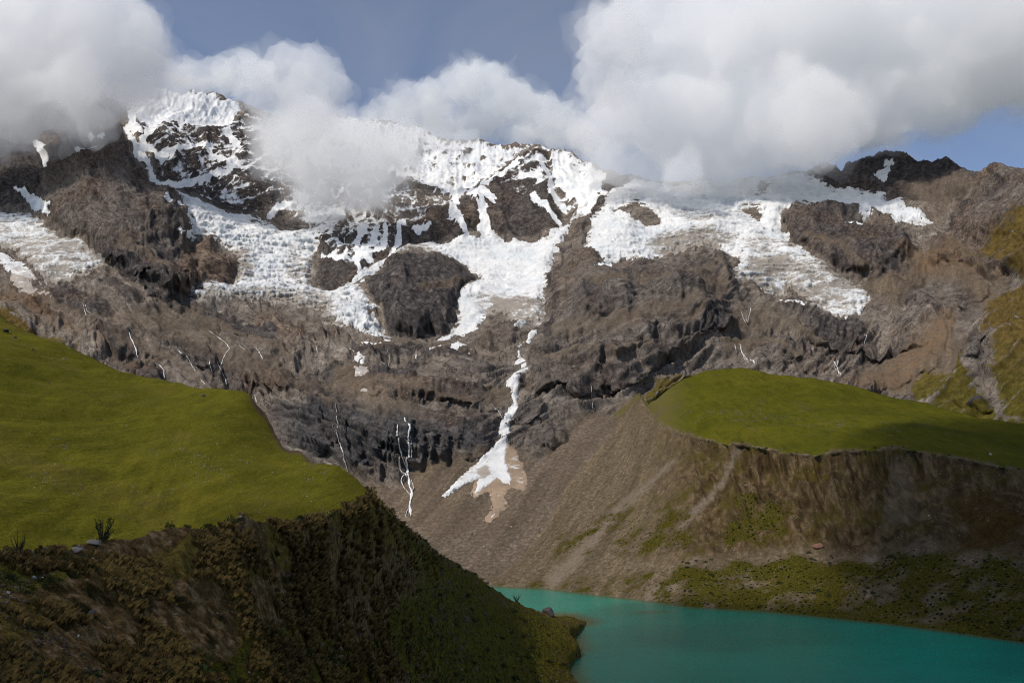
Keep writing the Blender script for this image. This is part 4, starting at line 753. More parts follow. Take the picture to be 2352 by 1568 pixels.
fall([([(572, 888), (582, 900), (588, 918)], 1.2)], 'stream vanishing behind the cut pasture edge', 1.0, 10)
fall([([(550, 790), (562, 805)], 1.0), ([(590, 790), (596, 808), (602, 822)], 1.0)], 'pair of faint threads on the pale slab', 1.0, 11)
fall([([(720, 780), (726, 795), (730, 806)], .9)], 'faint thread at the right edge of the pale slab', 1.0, 12)
fall([([(1697, 792), (1705, 808), (1722, 820), (1735, 838)], 1.7), ([(1686, 794), (1694, 808)], .8), ([(1700, 800), (1716, 822), (1733, 836)], 1.0), ([(1744, 818), (1738, 836)], .7)], 'braided cascade above the crest of the grassy moraine', 1.0, 13)
fall([([(1704, 714), (1708, 730), (1714, 741)], .8), ([(1726, 703), (1722, 722), (1717, 740)], 1.2), ([(1714, 722), (1715, 738)], .7)], 'three strand cascade under the hanging ice tongue', 1.0, 14)
fall([([(1984, 753), (1990, 765), (1988, 778)], 1.0)], 'tiny cascade beside the dark dome at right', 1.0, 15)
fall([([(1913, 830), (1917, 848), (1926, 862), (1932, 868)], 1.1), ([(1927, 822), (1921, 848), (1928, 866)], 1.3)], 'forked cascade falling towards the right end of the moraine crest', 1.0, 16)
fall([([(1130, 935), (1142, 950), (1154, 966)], .9)], 'faint thread joining the foot of the snow gully', 1.0, 17)
fall([([(889, 798), (893, 815), (895, 828)], .9)], 'faint thread on the dark ledge below the icefall snout', 1.0, 18)
fall([([(1358, 875), (1361, 905), (1362, 935)], .8)], 'faint thread down the spur towards the scree slope', 1.0, 19)
fall([([(1152, 993), (1152, 1004), (1155, 1012)], 1.6), ([(1164, 992), (1162, 1002), (1157, 1010)], 1.2)], 'short white step between the snow gully and the fan', 1.0, 20)

# ------------------------------------------------------------------ clouds: real volumes of droplets
def cloud_mat(name, dens, aniso=0.15):
    m = bpy.data.materials.new(name); m.use_nodes = True; t = m.node_tree; t.nodes.clear()
    out = t.nodes.new('ShaderNodeOutputMaterial'); v = t.nodes.new('ShaderNodeVolumePrincipled')
    v.inputs['Color'].default_value = (0.9985, 0.9985, 0.9985, 1); v.inputs['Density'].default_value = dens; v.inputs['Anisotropy'].default_value = aniso
    t.links.new(v.outputs[0], out.inputs['Volume']); return m
_ico = None
def ico():
    global _ico
    if _ico is None:
        import bmesh
        b = bmesh.new(); bmesh.ops.create_icosphere(b, subdivisions=3, radius=1.0)
        _ico = (np.array([v.co[:] for v in b.verts]), np.array([[v.index for v in f.verts] for f in b.faces])); b.free()
    return _ico
def blob_hull(name, cen, rad, voxel, mat, amp, size, seed):
    v, f = ico(); n = len(cen)
    V = (v[None] * rad[:, None, None] * np.array([1, 1, .85]) + cen[:, None]).reshape(-1, 3)
    F = (f[None] + (np.arange(n) * len(v))[:, None, None]).reshape(-1, 3)
    o = mesh_from(name, V, F, None)
    md = o.modifiers.new('r', 'REMESH'); md.mode = 'VOXEL'; md.voxel_size = voxel
    dg = bpy.context.evaluated_depsgraph_get(); me = bpy.data.meshes.new_from_object(o.evaluated_get(dg))
    old = o.data; o.modifiers.clear(); o.data = me; bpy.data.meshes.remove(old); me.name = name
    co = np.empty(len(me.vertices) * 3, np.float32); me.vertices.foreach_get('co', co); co = co.reshape(-1, 3)
    nm = np.empty(len(co) * 3, np.float32); me.vertices.foreach_get('normal', nm); nm = nm.reshape(-1, 3)
    d = np.stack([fbm(co, size, 4, .6, seed + k * 7) for k in range(3)], -1) * amp * .85
    bill = np.abs(fbm(co, size * .6, 4, .55, seed + 31)) * amp * 1.5 - amp * .45
    co = co + d + nm * bill[:, None]
    me.vertices.foreach_set('co', co.ravel()); me.update()
    md = o.modifiers.new('r', 'REMESH'); md.mode = 'VOXEL'; md.voxel_size = voxel * .8      # a clean closed skin again
    dg = bpy.context.evaluated_depsgraph_get(); me2 = bpy.data.meshes.new_from_object(o.evaluated_get(dg))
    o.modifiers.clear(); o.data = me2; bpy.data.meshes.remove(me); me = me2; me.name = name
    me.materials.clear(); me.materials.append(mat)
    me.polygons.foreach_set('use_smooth', np.ones(len(me.polygons), bool))
    return o
CL_IN = cloud_mat('cloud_core', 0.0100); CL_OUT = cloud_mat('cloud_veil', 0.0024); CL_FOG = cloud_mat('cloud_mist', 0.011); CL_SHADE = cloud_mat('cloud_shade', 0.0085)
def cloud(label, blobs, D0, seed, core=True, jitter=90, voxel=9.5, kids=8, veil=1.05):
    r_ = np.random.RandomState(seed); cen, rad = [], []
    for b in blobs:
        px, py, rv = b[:3]; D = (b[3] if len(b) > 3 else D0) + r_.uniform(-jitter, jitter)
        c = at(px, py, D); rr = rv * D / FOC; cen.append(c); rad.append(rr)
        for k in range(kids):
            d = r_.normal(size=3); d /= np.linalg.norm(d); q = r_.uniform(.25, .5)
            cen.append(c + d * rr * r_.uniform(.7, 1.0)); rad.append(rr * q)
    cen, rad = np.array(cen), np.array(rad)
    o = blob_hull('cloud', cen, rad * .97, voxel, CL_IN if core else CL_FOG, 26, 70, seed)
    tag(o, label, 'cloud', 'clouds hanging on the summits')
    w = blob_hull('veil', cen, rad * veil + 8, voxel * 1.7, CL_OUT, 40, 70, seed + 3); w.parent = o
    return o
cloud('broad grey cloud bank filling the upper left corner over the left summit', [(0, 60, 150), (120, 40, 150), (225, 60, 115), (300, 110, 92), (-120, 150, 170), (60, 170, 125), (180, 200, 95), (260, 195, 75), (335, 155, 62), (395, 165, 44), (30, 260, 66), (120, 258, 62), (205, 250, 58), (-80, 270, 80), (255, 262, 36), (60, 312, 46), (160, 308, 46), (0, 312, 48), (330, 205, 46), (235, 295, 34), (-70, 310, 60)], 1680, 101)
cloud('bright white puff behind the fluted left summit', [(440, 172, 50), (500, 165, 46), (555, 155, 46), (420, 190, 40), (600, 180, 40), (520, 195, 40)], 2480, 102)
cloud('tall puff standing between the left summit and the central snow ridge', [(585, 150, 44), (640, 150, 56), (700, 165, 70), (755, 195, 54), (600, 225, 50), (690, 245, 74), (740, 280, 58), (640, 290, 48), (620, 330, 30)], 2040, 103)
cloud('mist drifting low across the snow face between the two summits', [(690, 345, 80), (760, 380, 94), (845, 390, 88), (910, 375, 56), (645, 360, 52), (825, 450, 48), (745, 460, 46), (700, 435, 46), (690, 285, 66), (775, 310, 74), (870, 325, 60), (940, 345, 42), (620, 300, 40), (860, 455, 36), (700, 470, 34)], 1760, 104)
cloud('white cumulus rising behind the central snow ridge', [(925, 255, 58), (985, 230, 56), (1060, 190, 56), (1115, 185, 62), (1165, 235, 64), (1230, 262, 66), (1290, 290, 58), (1010, 290, 52), (1100, 285, 52), (865, 265, 34), (1340, 325, 50), (1200, 310, 40)], 2540, 105)
cloud('huge bright cloud mass covering the upper right and the icefield head', [(1400, 90, 92), (1500, 50, 125), (1650, 80, 165), (1850, 60, 205), (2050, 60, 205), (2250, 60, 190), (2420, 80, 190), (1385, 195, 74), (1440, 260, 104), (1570, 285, 136), (1700, 300, 136), (1850, 275, 136), (2000, 232, 130), (2150, 190, 120), (2300, 160, 112), (2450, 135, 120), (1340, 310, 52), (1400, 370, 62), (1480, 395, 62), (1570, 402, 60), (1660, 402, 58), (1740, 392, 56), (1810, 372, 54), (1880, 340, 54), (1950, 305, 60), (2040, 280, 50)], 1720, 106, jitter=110)
cloud('thin mist veiling the fluted left summit', [(285, 215, 40), (340, 205, 42), (400, 200, 36), (455, 195, 28), (300, 250, 30)], 1880, 109, core=False, jitter=25, veil=1.25)
cloud('thin mist over the central snow ridge', [(835, 300, 34), (890, 308, 40), (945, 316, 38), (1000, 326, 34), (1050, 336, 30)], 1930, 110, jitter=25, veil=1.25)
def shade_cloud(label, blobs, seed):  # added cloud out of view, set sunward to darken foreground and moraine wall
    r_ = np.random.RandomState(seed); cen, rad = [], []
    for (x, y, z, r) in blobs:
        cen.append((x, y, z)); rad.append(r)
        for k in range(5):
            d = r_.normal(size=3); d /= np.linalg.norm(d); cen.append(np.array((x, y, z)) + d * r * .8); rad.append(r * r_.uniform(.3, .5))
    o = blob_hull('cloud', np.array(cen), np.array(rad) * 1.15, 22, CL_SHADE, 40, 110, seed); return tag(o, label, 'cloud', 'clouds hanging on the summits')
def above(x, y, z, h):
    k = (h - z) / sun_dir[2]; return (x + sun_dir[0] * k, y + sun_dir[1] * k, h)
shade_cloud('unseen grey cloud added overhead to shade the near bank, lake end and moraine wall', [(*above(x, y, 30, 950), r) for x, y, r in ((330, 470, 130), (260, 380, 100), (400, 570, 140), (480, 430, 150), (200, 300, 90), (120, 340, 80), (75, 40, 75), (70, 110, 80), (70, 190, 85), (75, 270, 85), (85, 360, 80), (95, 440, 75), (400, 320, 130), (520, 640, 140), (600, 520, 150))], 107)

# ------------------------------------------------------------------ stones, shrubs and grass
def sampler(G, PXg, PYg):
    x0, st = PXg[0, 0], PXg[0, 1] - PXg[0, 0]
    def f(px, py):
        px = np.atleast_1d(np.asarray(px, float)); py = np.atleast_1d(np.asarray(py, float))
        fj = np.clip((px - x0) / st, 0, G.shape[1] - 1.001); j = fj.astype(int); b = fj - j
        yb = PYg[0, j] * (1 - b) + PYg[0, j + 1] * b; yt = PYg[-1, j] * (1 - b) + PYg[-1, j + 1] * b
        fi = np.clip((py - yb) / (yt - yb), 0, .9999) * (G.shape[0] - 1); return msample(fi, fj, G)
    return f
onN, onP, onR = sampler(near_G, near_PX, near_PY), sampler(past_G, past_PX, past_PY), sampler(mor_G, mor_PX, mor_PY)
def mask_at(A, PXg, PYg, px, py):
    x0, st = PXg[0, 0], PXg[0, 1] - PXg[0, 0]; j = np.clip(((px - x0) / st).astype(int), 0, A.shape[1] - 1)
    i = np.clip(((py - PYg[0, j]) / (PYg[-1, j] - PYg[0, j]) * (A.shape[0] - 1)).astype(int), 0, A.shape[0] - 1); return A[i, j]
def stone_mat(name, cols, sc):
    m = Mat(name, 0.85, 0.2); a = m.noise(sc, 6, .7); b = m.noise(sc * 4, 5, .7)
    c = m.ramp(a, [(.25, cols[0]), (.5, cols[1]), (.75, cols[2])]); c = m.mix(m.ss(b, .5, .7, 0, .5), c, tuple(x * .55 for x in cols[1]))
    m.color(c); m.bump(b, .12, .8); return m.m
ST_GREY = stone_mat('stone_grey', ((.085, .070, .058), (.19, .162, .138), (.33, .29, .25)), 1.2)
ST_DARK = stone_mat('stone_dark', ((.030, .026, .026), (.070, .060, .056), (.13, .115, .105)), 1.0)
ST_RUB = stone_mat('stone_rubble', ((.040, .026, .015), (.098, .068, .043), (.20, .148, .102)), .8)
ST_RED = stone_mat('stone_red', ((.10, .045, .030), (.21, .100, .070), (.30, .165, .120)), 1.0)
ST_PALE = stone_mat('stone_pale', ((.26, .235, .22), (.40, .37, .35), (.52, .49, .47)), 1.6)
STM = dict(g=ST_GREY, d=ST_DARK, r=ST_RED, p=ST_PALE)
def rock_mesh(seed, flat):
    import bmesh
    b = bmesh.new(); bmesh.ops.create_icosphere(b, subdivisions=3, radius=1.0)
    V = np.array([v.co[:] for v in b.verts]); F = np.array([[v.index for v in f.verts] for f in b.faces]); b.free()
    r_ = np.random.RandomState(seed)
    for k in range(11):                                  # chop with planes: angular faces
        d = r_.normal(size=3); d /= np.linalg.norm(d); h = r_.uniform(.42, .85); e = V @ d - h
        V -= np.where(e > 0, e, 0)[:, None] * d
    V += .05 * np.stack([fbm(V * 1.0 + seed, .5, 3, .5, k) for k in range(3)], -1)
    V *= np.array([1.0, r_.uniform(.65, .9), flat]); me_o = mesh_from('boulder', V, F, None, smooth_shade=False)
    me = me_o.data; bpy.data.objects.remove(me_o); return me
ROCKS = {}
def rock_data(i, mk):
    if (i, mk) not in ROCKS:
        me = rock_mesh(200 + i, (.75, .45, .6, .95, .35, .55)[i % 6]); me.materials.append(STM[mk]); ROCKS[(i, mk)] = me
    return ROCKS[(i, mk)]
rr = np.random.RandomState(5)
def boulder(on, px, py, w, mk, label, group=None, var=None, sink=.25, name='boulder', tilt=.35):
    P = on(px, py)[0]; size = w / 2 * P[1] / FOC
    o = bpy.data.objects.new(name, rock_data(rr.randint(6) if var is None else var, mk)); COL.objects.link(o)
    o.scale = (size, size, size); o.rotation_euler = (rr.uniform(-tilt, tilt), rr.uniform(-tilt, tilt), rr.uniform(0, 6.28) if var is None else rr.uniform(-.4, .4))
    o.location = (P[0], P[1], P[2] + size * .35 * (1 - sink)); return tag(o, label, 'boulder' if w > 9 else 'stone', group)
for x, y, w, mk, v, lab in [(217, 1248, 50, 'g', 4, 'largest grey slab on the near crest, under the leafy shrub'), (175, 1260, 34, 'g', 2, 'pale ledge of rock left of the largest slab on the near crest'), (108, 1262, 22, 'g', 0, 'rounded grey boulder on the crest between the two spiky shrubs'), (67, 1266, 22, 'g', 3, 'lumpy boulder on the crest beside the bare spiky shrub'),
                            (8, 1275, 19, 'g', 0, 'boulder cut by the left edge of the picture on the near crest'), (72, 1285, 23, 'g', 2, 'dark sided boulder below the bare spiky shrub'), (128, 1290, 27, 'g', 4, 'flat bright topped stone in the grass above the footpath'), (69, 1301, 28, 'g', 1, 'low broken stone heap just above the footpath'), (24, 1288, 20, 'g', 3, 'speckled boulder near the left edge above the footpath'),
                            (39, 1347, 22, 'g', 4, 'pale flat stone on the footpath edge at far left'), (350, 1310, 26, 'r', 2, 'reddish boulder buried in dry tussocks on the near slope'), (209, 1407, 34, 'd', 4, 'dark grey slab sticking out of the bare near slope'), (503, 1226, 24, 'd', 1, 'dark stone under the near crest among shrubs'), (716, 1234, 22, 'd', 1, 'dark brown stone below the saddle of the near crest'),
                            (64, 1515, 27, 'r', 0, 'round salmon pink stone in the bottom left corner'), (349, 1476, 42, 'd', 4, 'overhanging dark slab on the rubble of the near slope'), (383, 1506, 22, 'r', 2, 'dull red stone under the overhanging dark slab'), (551, 1186, 13, 'p', 2, 'pale stone capping the pointed knob of the near crest'), (731, 1191, 15, 'g', 0, 'grey stone in the grassy saddle of the near crest'),
                            (807, 1254, 17, 'g', 2, 'grey rock in the brown slope under the grassy knob'), (857, 1355, 22, 'r', 4, 'reddish bare rock patch on the lake slope'), (1260, 1404, 31, 'd', 3, 'dark pyramid boulder standing at the lake shore')]:
    boulder(onN, x, y, w, mk, lab, 'boulders on the near hillside', v)
for x, y, w, mk, v, lab in [(15, 757, 21, 'd', 1, 'dark boulder at the top left of the pasture'), (74, 806, 12, 'd', 4, 'flat dark stone high on the pasture'), (467, 909, 12, 'd', 0, 'round boulder below the pasture crest near its corner'), (232, 954, 11, 'd', 4, 'dark stone in the middle of the pasture'), (35, 776, 9, 'd', 0, 'small stone under the top left pasture boulder'), (148, 826, 9, 'g', 0, 'grey stone near the pasture crest'), (111, 877, 8, 'g', 2, 'pale stone halfway up the pasture')]:
    boulder(onP, x, y, w, mk, lab, 'boulders on the pasture', v)
for x, y, w, mk, v, lab in [(1880, 1257, 30, 'r', 4, 'large rust red boulder at the foot of the moraine wall'), (1714, 1115, 8, 'g', 3, 'pale stone perched halfway up the moraine wall'), (2276, 1049, 9, 'p', 0, 'white stone on the grass near the wall edge at right'), (2131, 1178, 6, 'p', 2, 'pale stone low on the slumped part of the wall')]:
    boulder(onR, x, y, w, mk, lab, 'boulders on the moraine', v)
for x, y, w, lab in [(1176, 1214, 6, 'pale stone on the scree under the snow fan'), (1085, 1230, 6, 'dark stone on the scree left of the snow fan foot'), (1112, 1257, 6, 'pale stone low in the scree bowl')]:
    boulder(lambda a, b: on_mtn(np.atleast_1d(float(a)), np.atleast_1d(float(b))), x, y, w, 'd' if 'dark' in lab else 'p', lab, 'stones in the scree bowl', 0)
SMALL = [(135, 1263, 13), (30, 1277, 14), (99, 1310, 12), (79, 1322, 18), (98, 1323, 10), (67, 1338, 14), (17, 1362, 13), (214, 1281, 8), (224, 1283, 7), (220, 1293, 7), (392, 1239, 10), (118, 1434, 12), (126, 1402, 10), (269, 1362, 13), (703, 1190, 9), (753, 1419, 12), (619, 1419, 10), (405, 1401, 11), (630, 1345, 7), (408, 1330, 8), (437, 1359, 9), (573, 1546, 14), (319, 1476, 12), (114, 1436, 9), (859, 1261, 8), (881, 1298, 7), (884, 1375, 10),
         (1188, 1508, 9), (1245, 1553, 8), (1267, 1556, 11), (1279, 1562, 10), (1169, 1442, 6), (1342, 1431, 5), (690, 1210, 7), (640, 1330, 7), (610, 1270, 8), (480, 1290, 8), (530, 1330, 8), (450, 1370, 9), (500, 1400, 8), (560, 1400, 8), (300, 1390, 9), (250, 1440, 10), (180, 1460, 9), (420, 1440, 9), (470, 1500, 11), (640, 1500, 9), (720, 1460, 8), (300, 1540, 12), (160, 1540, 10), (930, 1420, 7), (980, 1470, 7), (1040, 1440, 6), (1100, 1500, 7), (1060, 1540, 8), (1150, 1540, 8), (960, 1540, 8), (830, 1420, 7), (790, 1330, 7), (1190, 1560, 8)]
for x, y, w in SMALL:
    boulder(onN, x, y, w, 'gpgr'[rr.randint(4)], 'small loose stone lying in the tussock grass of the near hillside', 'small stones on the near hillside', name='stone')

def scatter_mesh(name, proto_V, proto_F, pos, size, mat, label, cat, seed, up=None, attrs=None):
    r_ = np.random.RandomState(seed); n = len(pos); a = r_.uniform(0, 6.283, n); pi = r_.randint(0, len(proto_V), n)
    Vs, Fs, b = [], [], 0
    for k in range(len(proto_V)):
        s = np.where(pi == k)[0]
        if len(s) == 0: continue
        v, f = proto_V[k], proto_F[k]; c, q = np.cos(a[s])[:, None], np.sin(a[s])[:, None]
        x = (v[None, :, 0] * c - v[None, :, 1] * q) * size[s][:, None]; y = (v[None, :, 0] * q + v[None, :, 1] * c) * size[s][:, None]; z = v[None, :, 2] * size[s][:, None]
        Vs.append((np.stack([x, y, z], -1) + pos[s][:, None]).reshape(-1, 3)); Fs.append((f[None] + (b + np.arange(len(s)) * len(v))[:, None, None]).reshape(-1, f.shape[1])); b += len(s) * len(v)
    o = mesh_from(name, np.concatenate(Vs), np.concatenate(Fs), mat, smooth_shade=False); return tag(o, label, cat, kind='stuff')
def tuft(seed, n, h, lean):
    r_ = np.random.RandomState(seed); V, F = [], []
    for k in range(n):
        a = r_.uniform(0, 6.283); l = r_.uniform(.2, lean); hh = h * r_.uniform(.6, 1.0); w = r_.uniform(.010, .022); p = a + 1.57; b0 = r_.uniform(0, .16)
        bx_, by_ = math.cos(a) * b0, math.sin(a) * b0; tx, ty = math.cos(a) * (b0 + l), math.sin(a) * (b0 + l)
        i = len(V); V += [(bx_ + math.cos(p) * w, by_ + math.sin(p) * w, -.1), (bx_ - math.cos(p) * w, by_ - math.sin(p) * w, -.1), ((bx_ + tx) / 2 + .0, (by_ + ty) / 2, hh * .75), (tx, ty, hh * r_.uniform(.7, 1))]
        F += [(i, i + 1, i + 2), (i + 1, i + 3, i + 2)]
    return np.array(V), np.array(F)
def leafball(seed, n, flat):
    r_ = np.random.RandomState(seed); d = r_.normal(size=(n, 3)); d /= np.linalg.norm(d, axis=1)[:, None]; d[:, 2] = np.abs(d[:, 2])
    c = d * (r_.uniform(.35, 1, n) ** .6)[:, None] * np.array([1, 1, flat]); lump = 1 + .35 * perlin(d * 1.7 + seed, 1); c *= lump[:, None]
    V, F = [], []
    for k in range(n):
        u = r_.normal(size=3); u /= np.linalg.norm(u); v = np.cross(u, r_.normal(size=3)); v /= np.linalg.norm(v); s = r_.uniform(.10, .20)
        i = len(V); V += [c[k] - u * s, c[k] + v * s * .5, c[k] + u * s, c[k] - v * s * .5]; F += [(i, i + 1, i + 2, i + 3)]
    return np.array(V), np.array(F)
def leaf_mat(name, c0, c1, sc=2.0):
    m = Mat(name, 0.8, 0.2); a = m.noise(sc, 4, .7); b = m.noise(sc * .12, 4, .6); c = m.mix(m.ss(m.math('ADD', m.math('MULTIPLY', a, .6), m.math('MULTIPLY', b, .4)), .35, .65), c0, c1); m.color(c); return m.m
L_GOLD = leaf_mat('dry_grass', (.048, .030, .008), (.215, .142, .040)); L_GREEN = leaf_mat('low_scrub', (.020, .024, .004), (.095, .086, .015)); L_SHRUB = leaf_mat('shrub_leaves', (.010, .016, .003), (.044, .054, .009)); L_BARK = leaf_mat('shrub_bark', (.02, .015, .01), (.05, .04, .03))
# dry tussocks
N = 60000; px = rr.uniform(-60, 1330, N); py = rr.uniform(1130, 1640, N)
ok = (py > crF(px) + 1) ; px, py = px[ok], py[ok]; P = onN(px, py)
g = mask_at(gold, near_PX, near_PY, px, py); g = np.maximum(g, .62 * smooth(540, 620, px) * smooth(960, 860, px)); q = mask_at(greenn, near_PX, near_PY, px, py); cl = fbm(P, 5.0, 3, .6, 301)
keep = (P[:, 1] < 210) & (rr.uniform(0, 1, len(px)) < np.clip((g * .50 + .14) * (cl * 1.2 + .40), 0, 1)) & (g * .6 + cl * .8 > .10)
pos = P[keep]; size = rr.uniform(.35, .75, len(pos)) * np.clip(pos[:, 1] / 55, .75, 1.5)
scatter_mesh('dry_grass', *zip(*[tuft(k, 22, .8, .65) for k in range(5)]), pos, size, L_GOLD, 'golden dry tussock grass clothing the near hillside', 'grass', 11)
# low green scrub
keep = (P[:, 2] > .6) & (rr.uniform(0, 1, len(px)) < np.clip((q * .8 + .05) * (-cl * .9 + .35), 0, 1))
pos = P[keep]; size = rr.uniform(.18, .42, len(pos)) * np.clip(pos[:, 1] / 60, .6, 2.6)
scatter_mesh('low_scrub_vegetation', *zip(*[leafball(k + 40, 16, .6) for k in range(4)]), pos[::2][:7000], size[::2][:7000] * 1.12, L_GREEN, 'low green scrub covering the near hillside', 'scrub', 12)
# rubble
def pebble(seed):
    r_ = np.random.RandomState(seed); V = np.array([(1, 0, 0), (-1, 0, 0), (0, 1, 0), (0, -1, 0), (0, 0, .8), (0, 0, -.6)], float) * r_.uniform(.6, 1.1, (6, 1)) + r_.normal(size=(6, 3)) * .12
    return V, np.array([(0, 2, 4), (2, 1, 4), (1, 3, 4), (3, 0, 4), (2, 0, 5), (1, 2, 5), (3, 1, 5), (0, 3, 5)])
PEB = list(zip(*[pebble(k) for k in range(6)]))
cr = fbm(P, 9.0, 3, .6, 303)
keep = (P[:, 2] > -.1) & (rr.uniform(0, 1, len(px)) < np.clip(.08 + .6 * (cr - .05), 0, .5) * (1 - .5 * g) * (1 - .75 * smooth(520, 600, px) * smooth(930, 840, px))); pos = P[keep]
size = rr.uniform(.05, .16, len(pos)) * np.clip(pos[:, 1] / 45, .5, 4) * (1 + (rr.uniform(0, 1, len(pos)) > .93))
scatter_mesh('rubble', *PEB, pos, size, ST_RUB, 'pale rubble strewn over the near hillside', 'rubble', 13)
N = 9000; px = rr.uniform(-200, 760, N); py = rr.uniform(900, 1300, N); ok = py > crP(px) + 8; px, py = px[ok], py[ok]; Pp = onP(px, py); cp = fbm(np.c_[Pp[:, 0] / 18 + Pp[:, 1] / 30, Pp[:, 1] / 60, 0 * px], 1, 3, .6, 305)
keep = rr.uniform(0, 1, len(px)) < np.clip(.06 + .9 * (cp - .15), 0, .8) * smooth(940, 1130, py); pos = Pp[keep]; size = rr.uniform(.12, .34, len(pos)) * np.clip(pos[:, 1] / 180, .7, 1.6)
scatter_mesh('gravel', *PEB, pos, size, ST_GREY, 'loose grey stones scattered over the pasture', 'stones', 14)
N = 14000; px = rr.uniform(1130, 2560, N); py = rr.uniform(1040, 1500, N); ok = (py > edR(px) + 6) & (py < shY(px) + 1); px, py = px[ok], py[ok]; Pr = onR(px, py); cp = fbm(Pr, 30, 3, .6, 307)
keep = rr.uniform(0, 1, len(px)) < np.clip(.16 + .7 * cp, 0, .8) * (.35 + .65 * smooth(1200, 1330, py)); pos = Pr[keep]; size = rr.uniform(.15, .5, len(pos)) * (1 + 1.2 * (rr.uniform(0, 1, len(pos)) > .95))
scatter_mesh('shore_rubble', *PEB, pos, size, ST_RUB, 'pale stones strewn over the moraine wall and far shore', 'rubble', 15)
N = 5000; px = rr.uniform(850, 1420, N); py = rr.uniform(1080, 1345, N); Pm = on_mtn(px, py); pos = Pm[rr.uniform(0, 1, N) < .45 + .4 * fbm(Pm, 40, 2, .5, 309)]; size = rr.uniform(.2, .5, len(pos))
scatter_mesh('scree_stones', *PEB, pos, size, ST_RUB, 'loose stones of the scree bowl at the head of the lake', 'scree', 16)
# shrubs
SHV = []
for k in range(5):
    v, f = leafball(70 + k, 150, (.8, .65, 1.0, .75, .9)[k]); o_ = mesh_from('foliage', v, f, L_SHRUB, smooth_shade=False); me = o_.data; bpy.data.objects.remove(o_)
    sv, sf = [], []
    for q in range(5):
        a = q * 1.3 + k; e = np.array([math.cos(a) * .5, math.sin(a) * .5, .65]); b = len(sv)
        for (cc, wv_) in ((np.zeros(3) - np.array([0, 0, .2]), .05), (e, .015)):
            for j in range(3): sv.append(cc + wv_ * np.array([math.cos(j * 2.094), math.sin(j * 2.094), 0]))
        for j in range(3): sf.append((b + j, b + (j + 1) % 3, b + 3 + (j + 1) % 3, b + 3 + j))
    o_ = mesh_from('stems', np.array(sv), np.array(sf), L_BARK); me2 = o_.data; bpy.data.objects.remove(o_); SHV.append((me, me2))
def shrub(on, px, py, w, label, group, k=None, hz=1.0):
    P = on(px, py)[0]; s = w / 2 * P[1] / FOC; a, b = SHV[rr.randint(5) if k is None else k]
    e = bpy.data.objects.new('shrub', None); COL.objects.link(e); e.location = P; e.scale = (s, s, s * hz * rr.uniform(.85, 1.15)); e.rotation_euler = (0, 0, rr.uniform(0, 6.28))
    for nm, d in (('foliage', a), ('stem', b)):
        o = bpy.data.objects.new(nm, d); COL.objects.link(o); o.parent = e
    return tag(e, label, 'shrub', group)
done = []
def spread(n, region, on, w0, w1, label, group, sep):
    c = 0; tries = 0
    while c < n and tries < 6000:
        tries += 1; x, y = region()
        if any((x - a) ** 2 + (y - b) ** 2 < sep * sep for a, b in done): continue
        done.append((x, y)); shrub(on, x, y, rr.uniform(w0, w1), label, group); c += 1
ORD = 'first second third fourth fifth sixth seventh eighth ninth tenth eleventh twelfth thirteenth fourteenth fifteenth sixteenth seventeenth eighteenth nineteenth twentieth twenty-first twenty-second twenty-third twenty-fourth'.split()
def ordinals(group, text):
    L = sorted((o for o in COL.objects if o.get('group') == group), key=lambda o: o.location.x / o.location.y)
    for i, o in enumerate(L): o['label'] = f'{ORD[i]} from the left of {text}'
def reg_slope():
    while True:
        x = rr.uniform(780, 1300); y = rr.uniform(1200, 1566)
        if y > crF(x) + 8 and y > 1210 + (1000 - x) * .5 and onN(x, y)[0, 2] > 1.5: return x, y
def reg_crest():
    x = rr.uniform(905, 1180); return x, crF(x) + rr.uniform(1, 12)
def reg_far():
    while True:
        x = rr.uniform(1560, 2352); y = rr.uniform(1260, 1470)
        if y < shY(x) - 6 and y > baR(x) - 5 and perlin(np.array([[x / 55, y / 26, .4]]), 9)[0] > rr.uniform(-.1, .45): return x, y
spread(20, reg_crest, onN, 9, 16, 'dark shrub on the skyline edge of the lake slope', 'shrubs along the lake slope edge', 9)
spread(60, reg_slope, onN, 12, 28, 'dark shrub growing on the lower lake slope of the near hillside', 'shrubs on the lake slope', 22)
spread(90, reg_far, onR, 5, 16, 'small dark shrub on the far shore below the moraine wall', 'shrubs on the far shore', 7)
for x, y, w in ((390, 1206, 26), (480, 1208, 34), (530, 1200, 34), (430, 1212, 20), (640, 1206, 18), (690, 1198, 20), (760, 1186, 16), (820, 1150, 14), (170, 1320, 40), (255, 1300, 30), (270, 1340, 34), (60, 1360, 36), (20, 1325, 44), (205, 1560, 60), (60, 1560, 70), (450, 1545, 60), (520, 1520, 40), (370, 1560, 50), (700, 1490, 40), (610, 1530, 40), (760, 1520, 40), (560, 1370, 18), (635, 1355, 20)):
    shrub(onN, x, y, w, 'dense dark shrub among the tussocks and stones near the crest or foot of the slope', 'shrubs in the tussock slope')
for x in (1668, 1705, 1760, 1830, 1960, 2010, 2048, 2075, 2100, 2180, 2340): shrub(onR, x, edR(x) - 1, rr.uniform(6, 11), 'tiny shrub on the grass lip of the moraine wall', 'shrubs on the moraine lip')
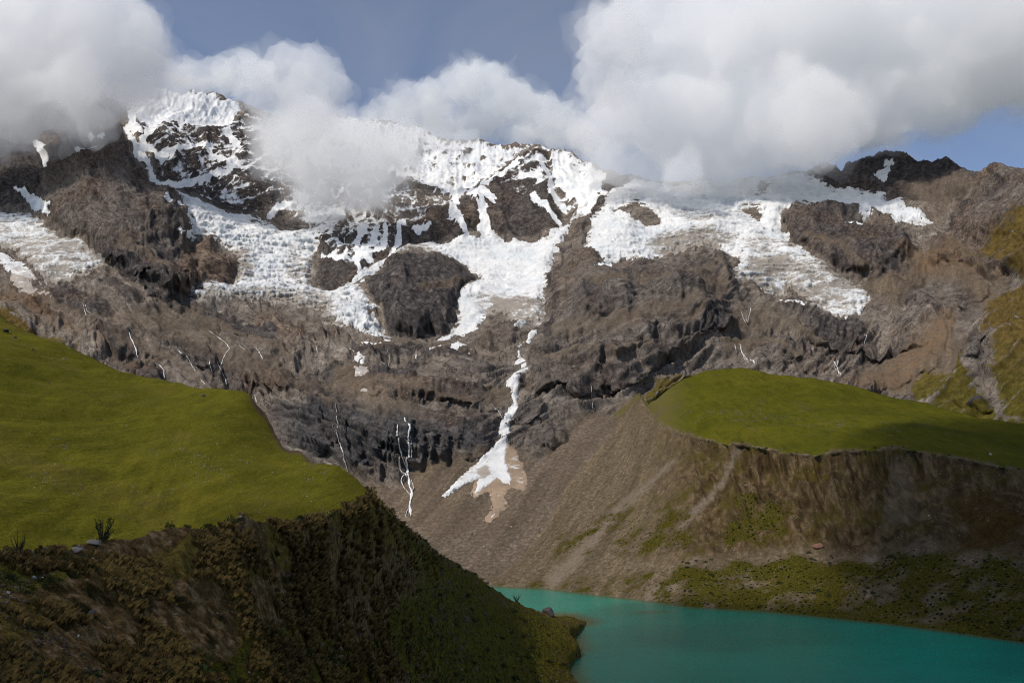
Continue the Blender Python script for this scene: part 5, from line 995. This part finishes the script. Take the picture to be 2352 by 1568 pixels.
def spiky(px, py, h, label, leafy, seed):
    P = onN(px, py)[0]; s = h * P[1] / FOC; r_ = np.random.RandomState(seed)
    e = bpy.data.objects.new('spiky_shrub', None); COL.objects.link(e); e.location = P; tag(e, label, 'shrub')
    for q in range(11):
        a = r_.uniform(0, 6.283); l = r_.uniform(.15, .6); hh = r_.uniform(.45, 1.0); n = 6; sv, sf = [], []
        for i in range(n):
            t = i / (n - 1); c = np.array([math.cos(a) * l * t ** .8, math.sin(a) * l * t ** .8, hh * t]) + r_.normal(size=3) * .012; w = .028 * (1 - t) + .006
            for j in range(3): sv.append((c + w * np.array([math.cos(j * 2.094), math.sin(j * 2.094), 0])) * s)
        for i in range(n - 1):
            for j in range(3): sf.append((i * 3 + j, i * 3 + (j + 1) % 3, i * 3 + 3 + (j + 1) % 3, i * 3 + 3 + j))
        mesh_from('branch', np.array(sv), np.array(sf), L_BARK, parent=e)
        if leafy or q < 3:
            lv, lf = [], []
            for k in range(26 if leafy else 6):
                t = r_.uniform(.25, 1.0) if leafy else r_.uniform(.1, .4); c = np.array([math.cos(a) * l * t ** .8, math.sin(a) * l * t ** .8, hh * t]) + r_.normal(size=3) * .03
                u = r_.normal(size=3); u /= np.linalg.norm(u); v = np.cross(u, r_.normal(size=3)); v /= np.linalg.norm(v); z = r_.uniform(.03, .055); b = len(lv)
                lv += [(c - u * z) * s, (c + v * z * .5) * s, (c + u * z) * s, (c - v * z * .5) * s]; lf.append((b, b + 1, b + 2, b + 3))
            mesh_from('leaf_spray', np.array(lv), np.array(lf), L_SHRUB, smooth_shade=False, parent=e)['kind'] = 'stuff'
    v, f = leafball(seed, 120, .8); mesh_from('base_foliage', v * s * .26, f, L_SHRUB, smooth_shade=False, parent=e)
spiky(42, 1266, 52, 'bare spiky shrub with thin twigs on the near crest at far left', False, 501)
spiky(236, 1240, 56, 'leafy upright shrub above the largest slab on the near crest', True, 502)
spiky(1186, 1380, 18, 'lone little shrub standing out against the lake on the slope edge', True, 503)
ordinals('shrubs on the moraine lip', 'the tiny shrubs on the grass lip of the moraine wall')
ordinals('shrubs along the lake slope edge', 'the dark shrubs on the skyline of the lake slope')
ordinals('shrubs in the tussock slope', 'the dense dark shrubs in the tussock bank')
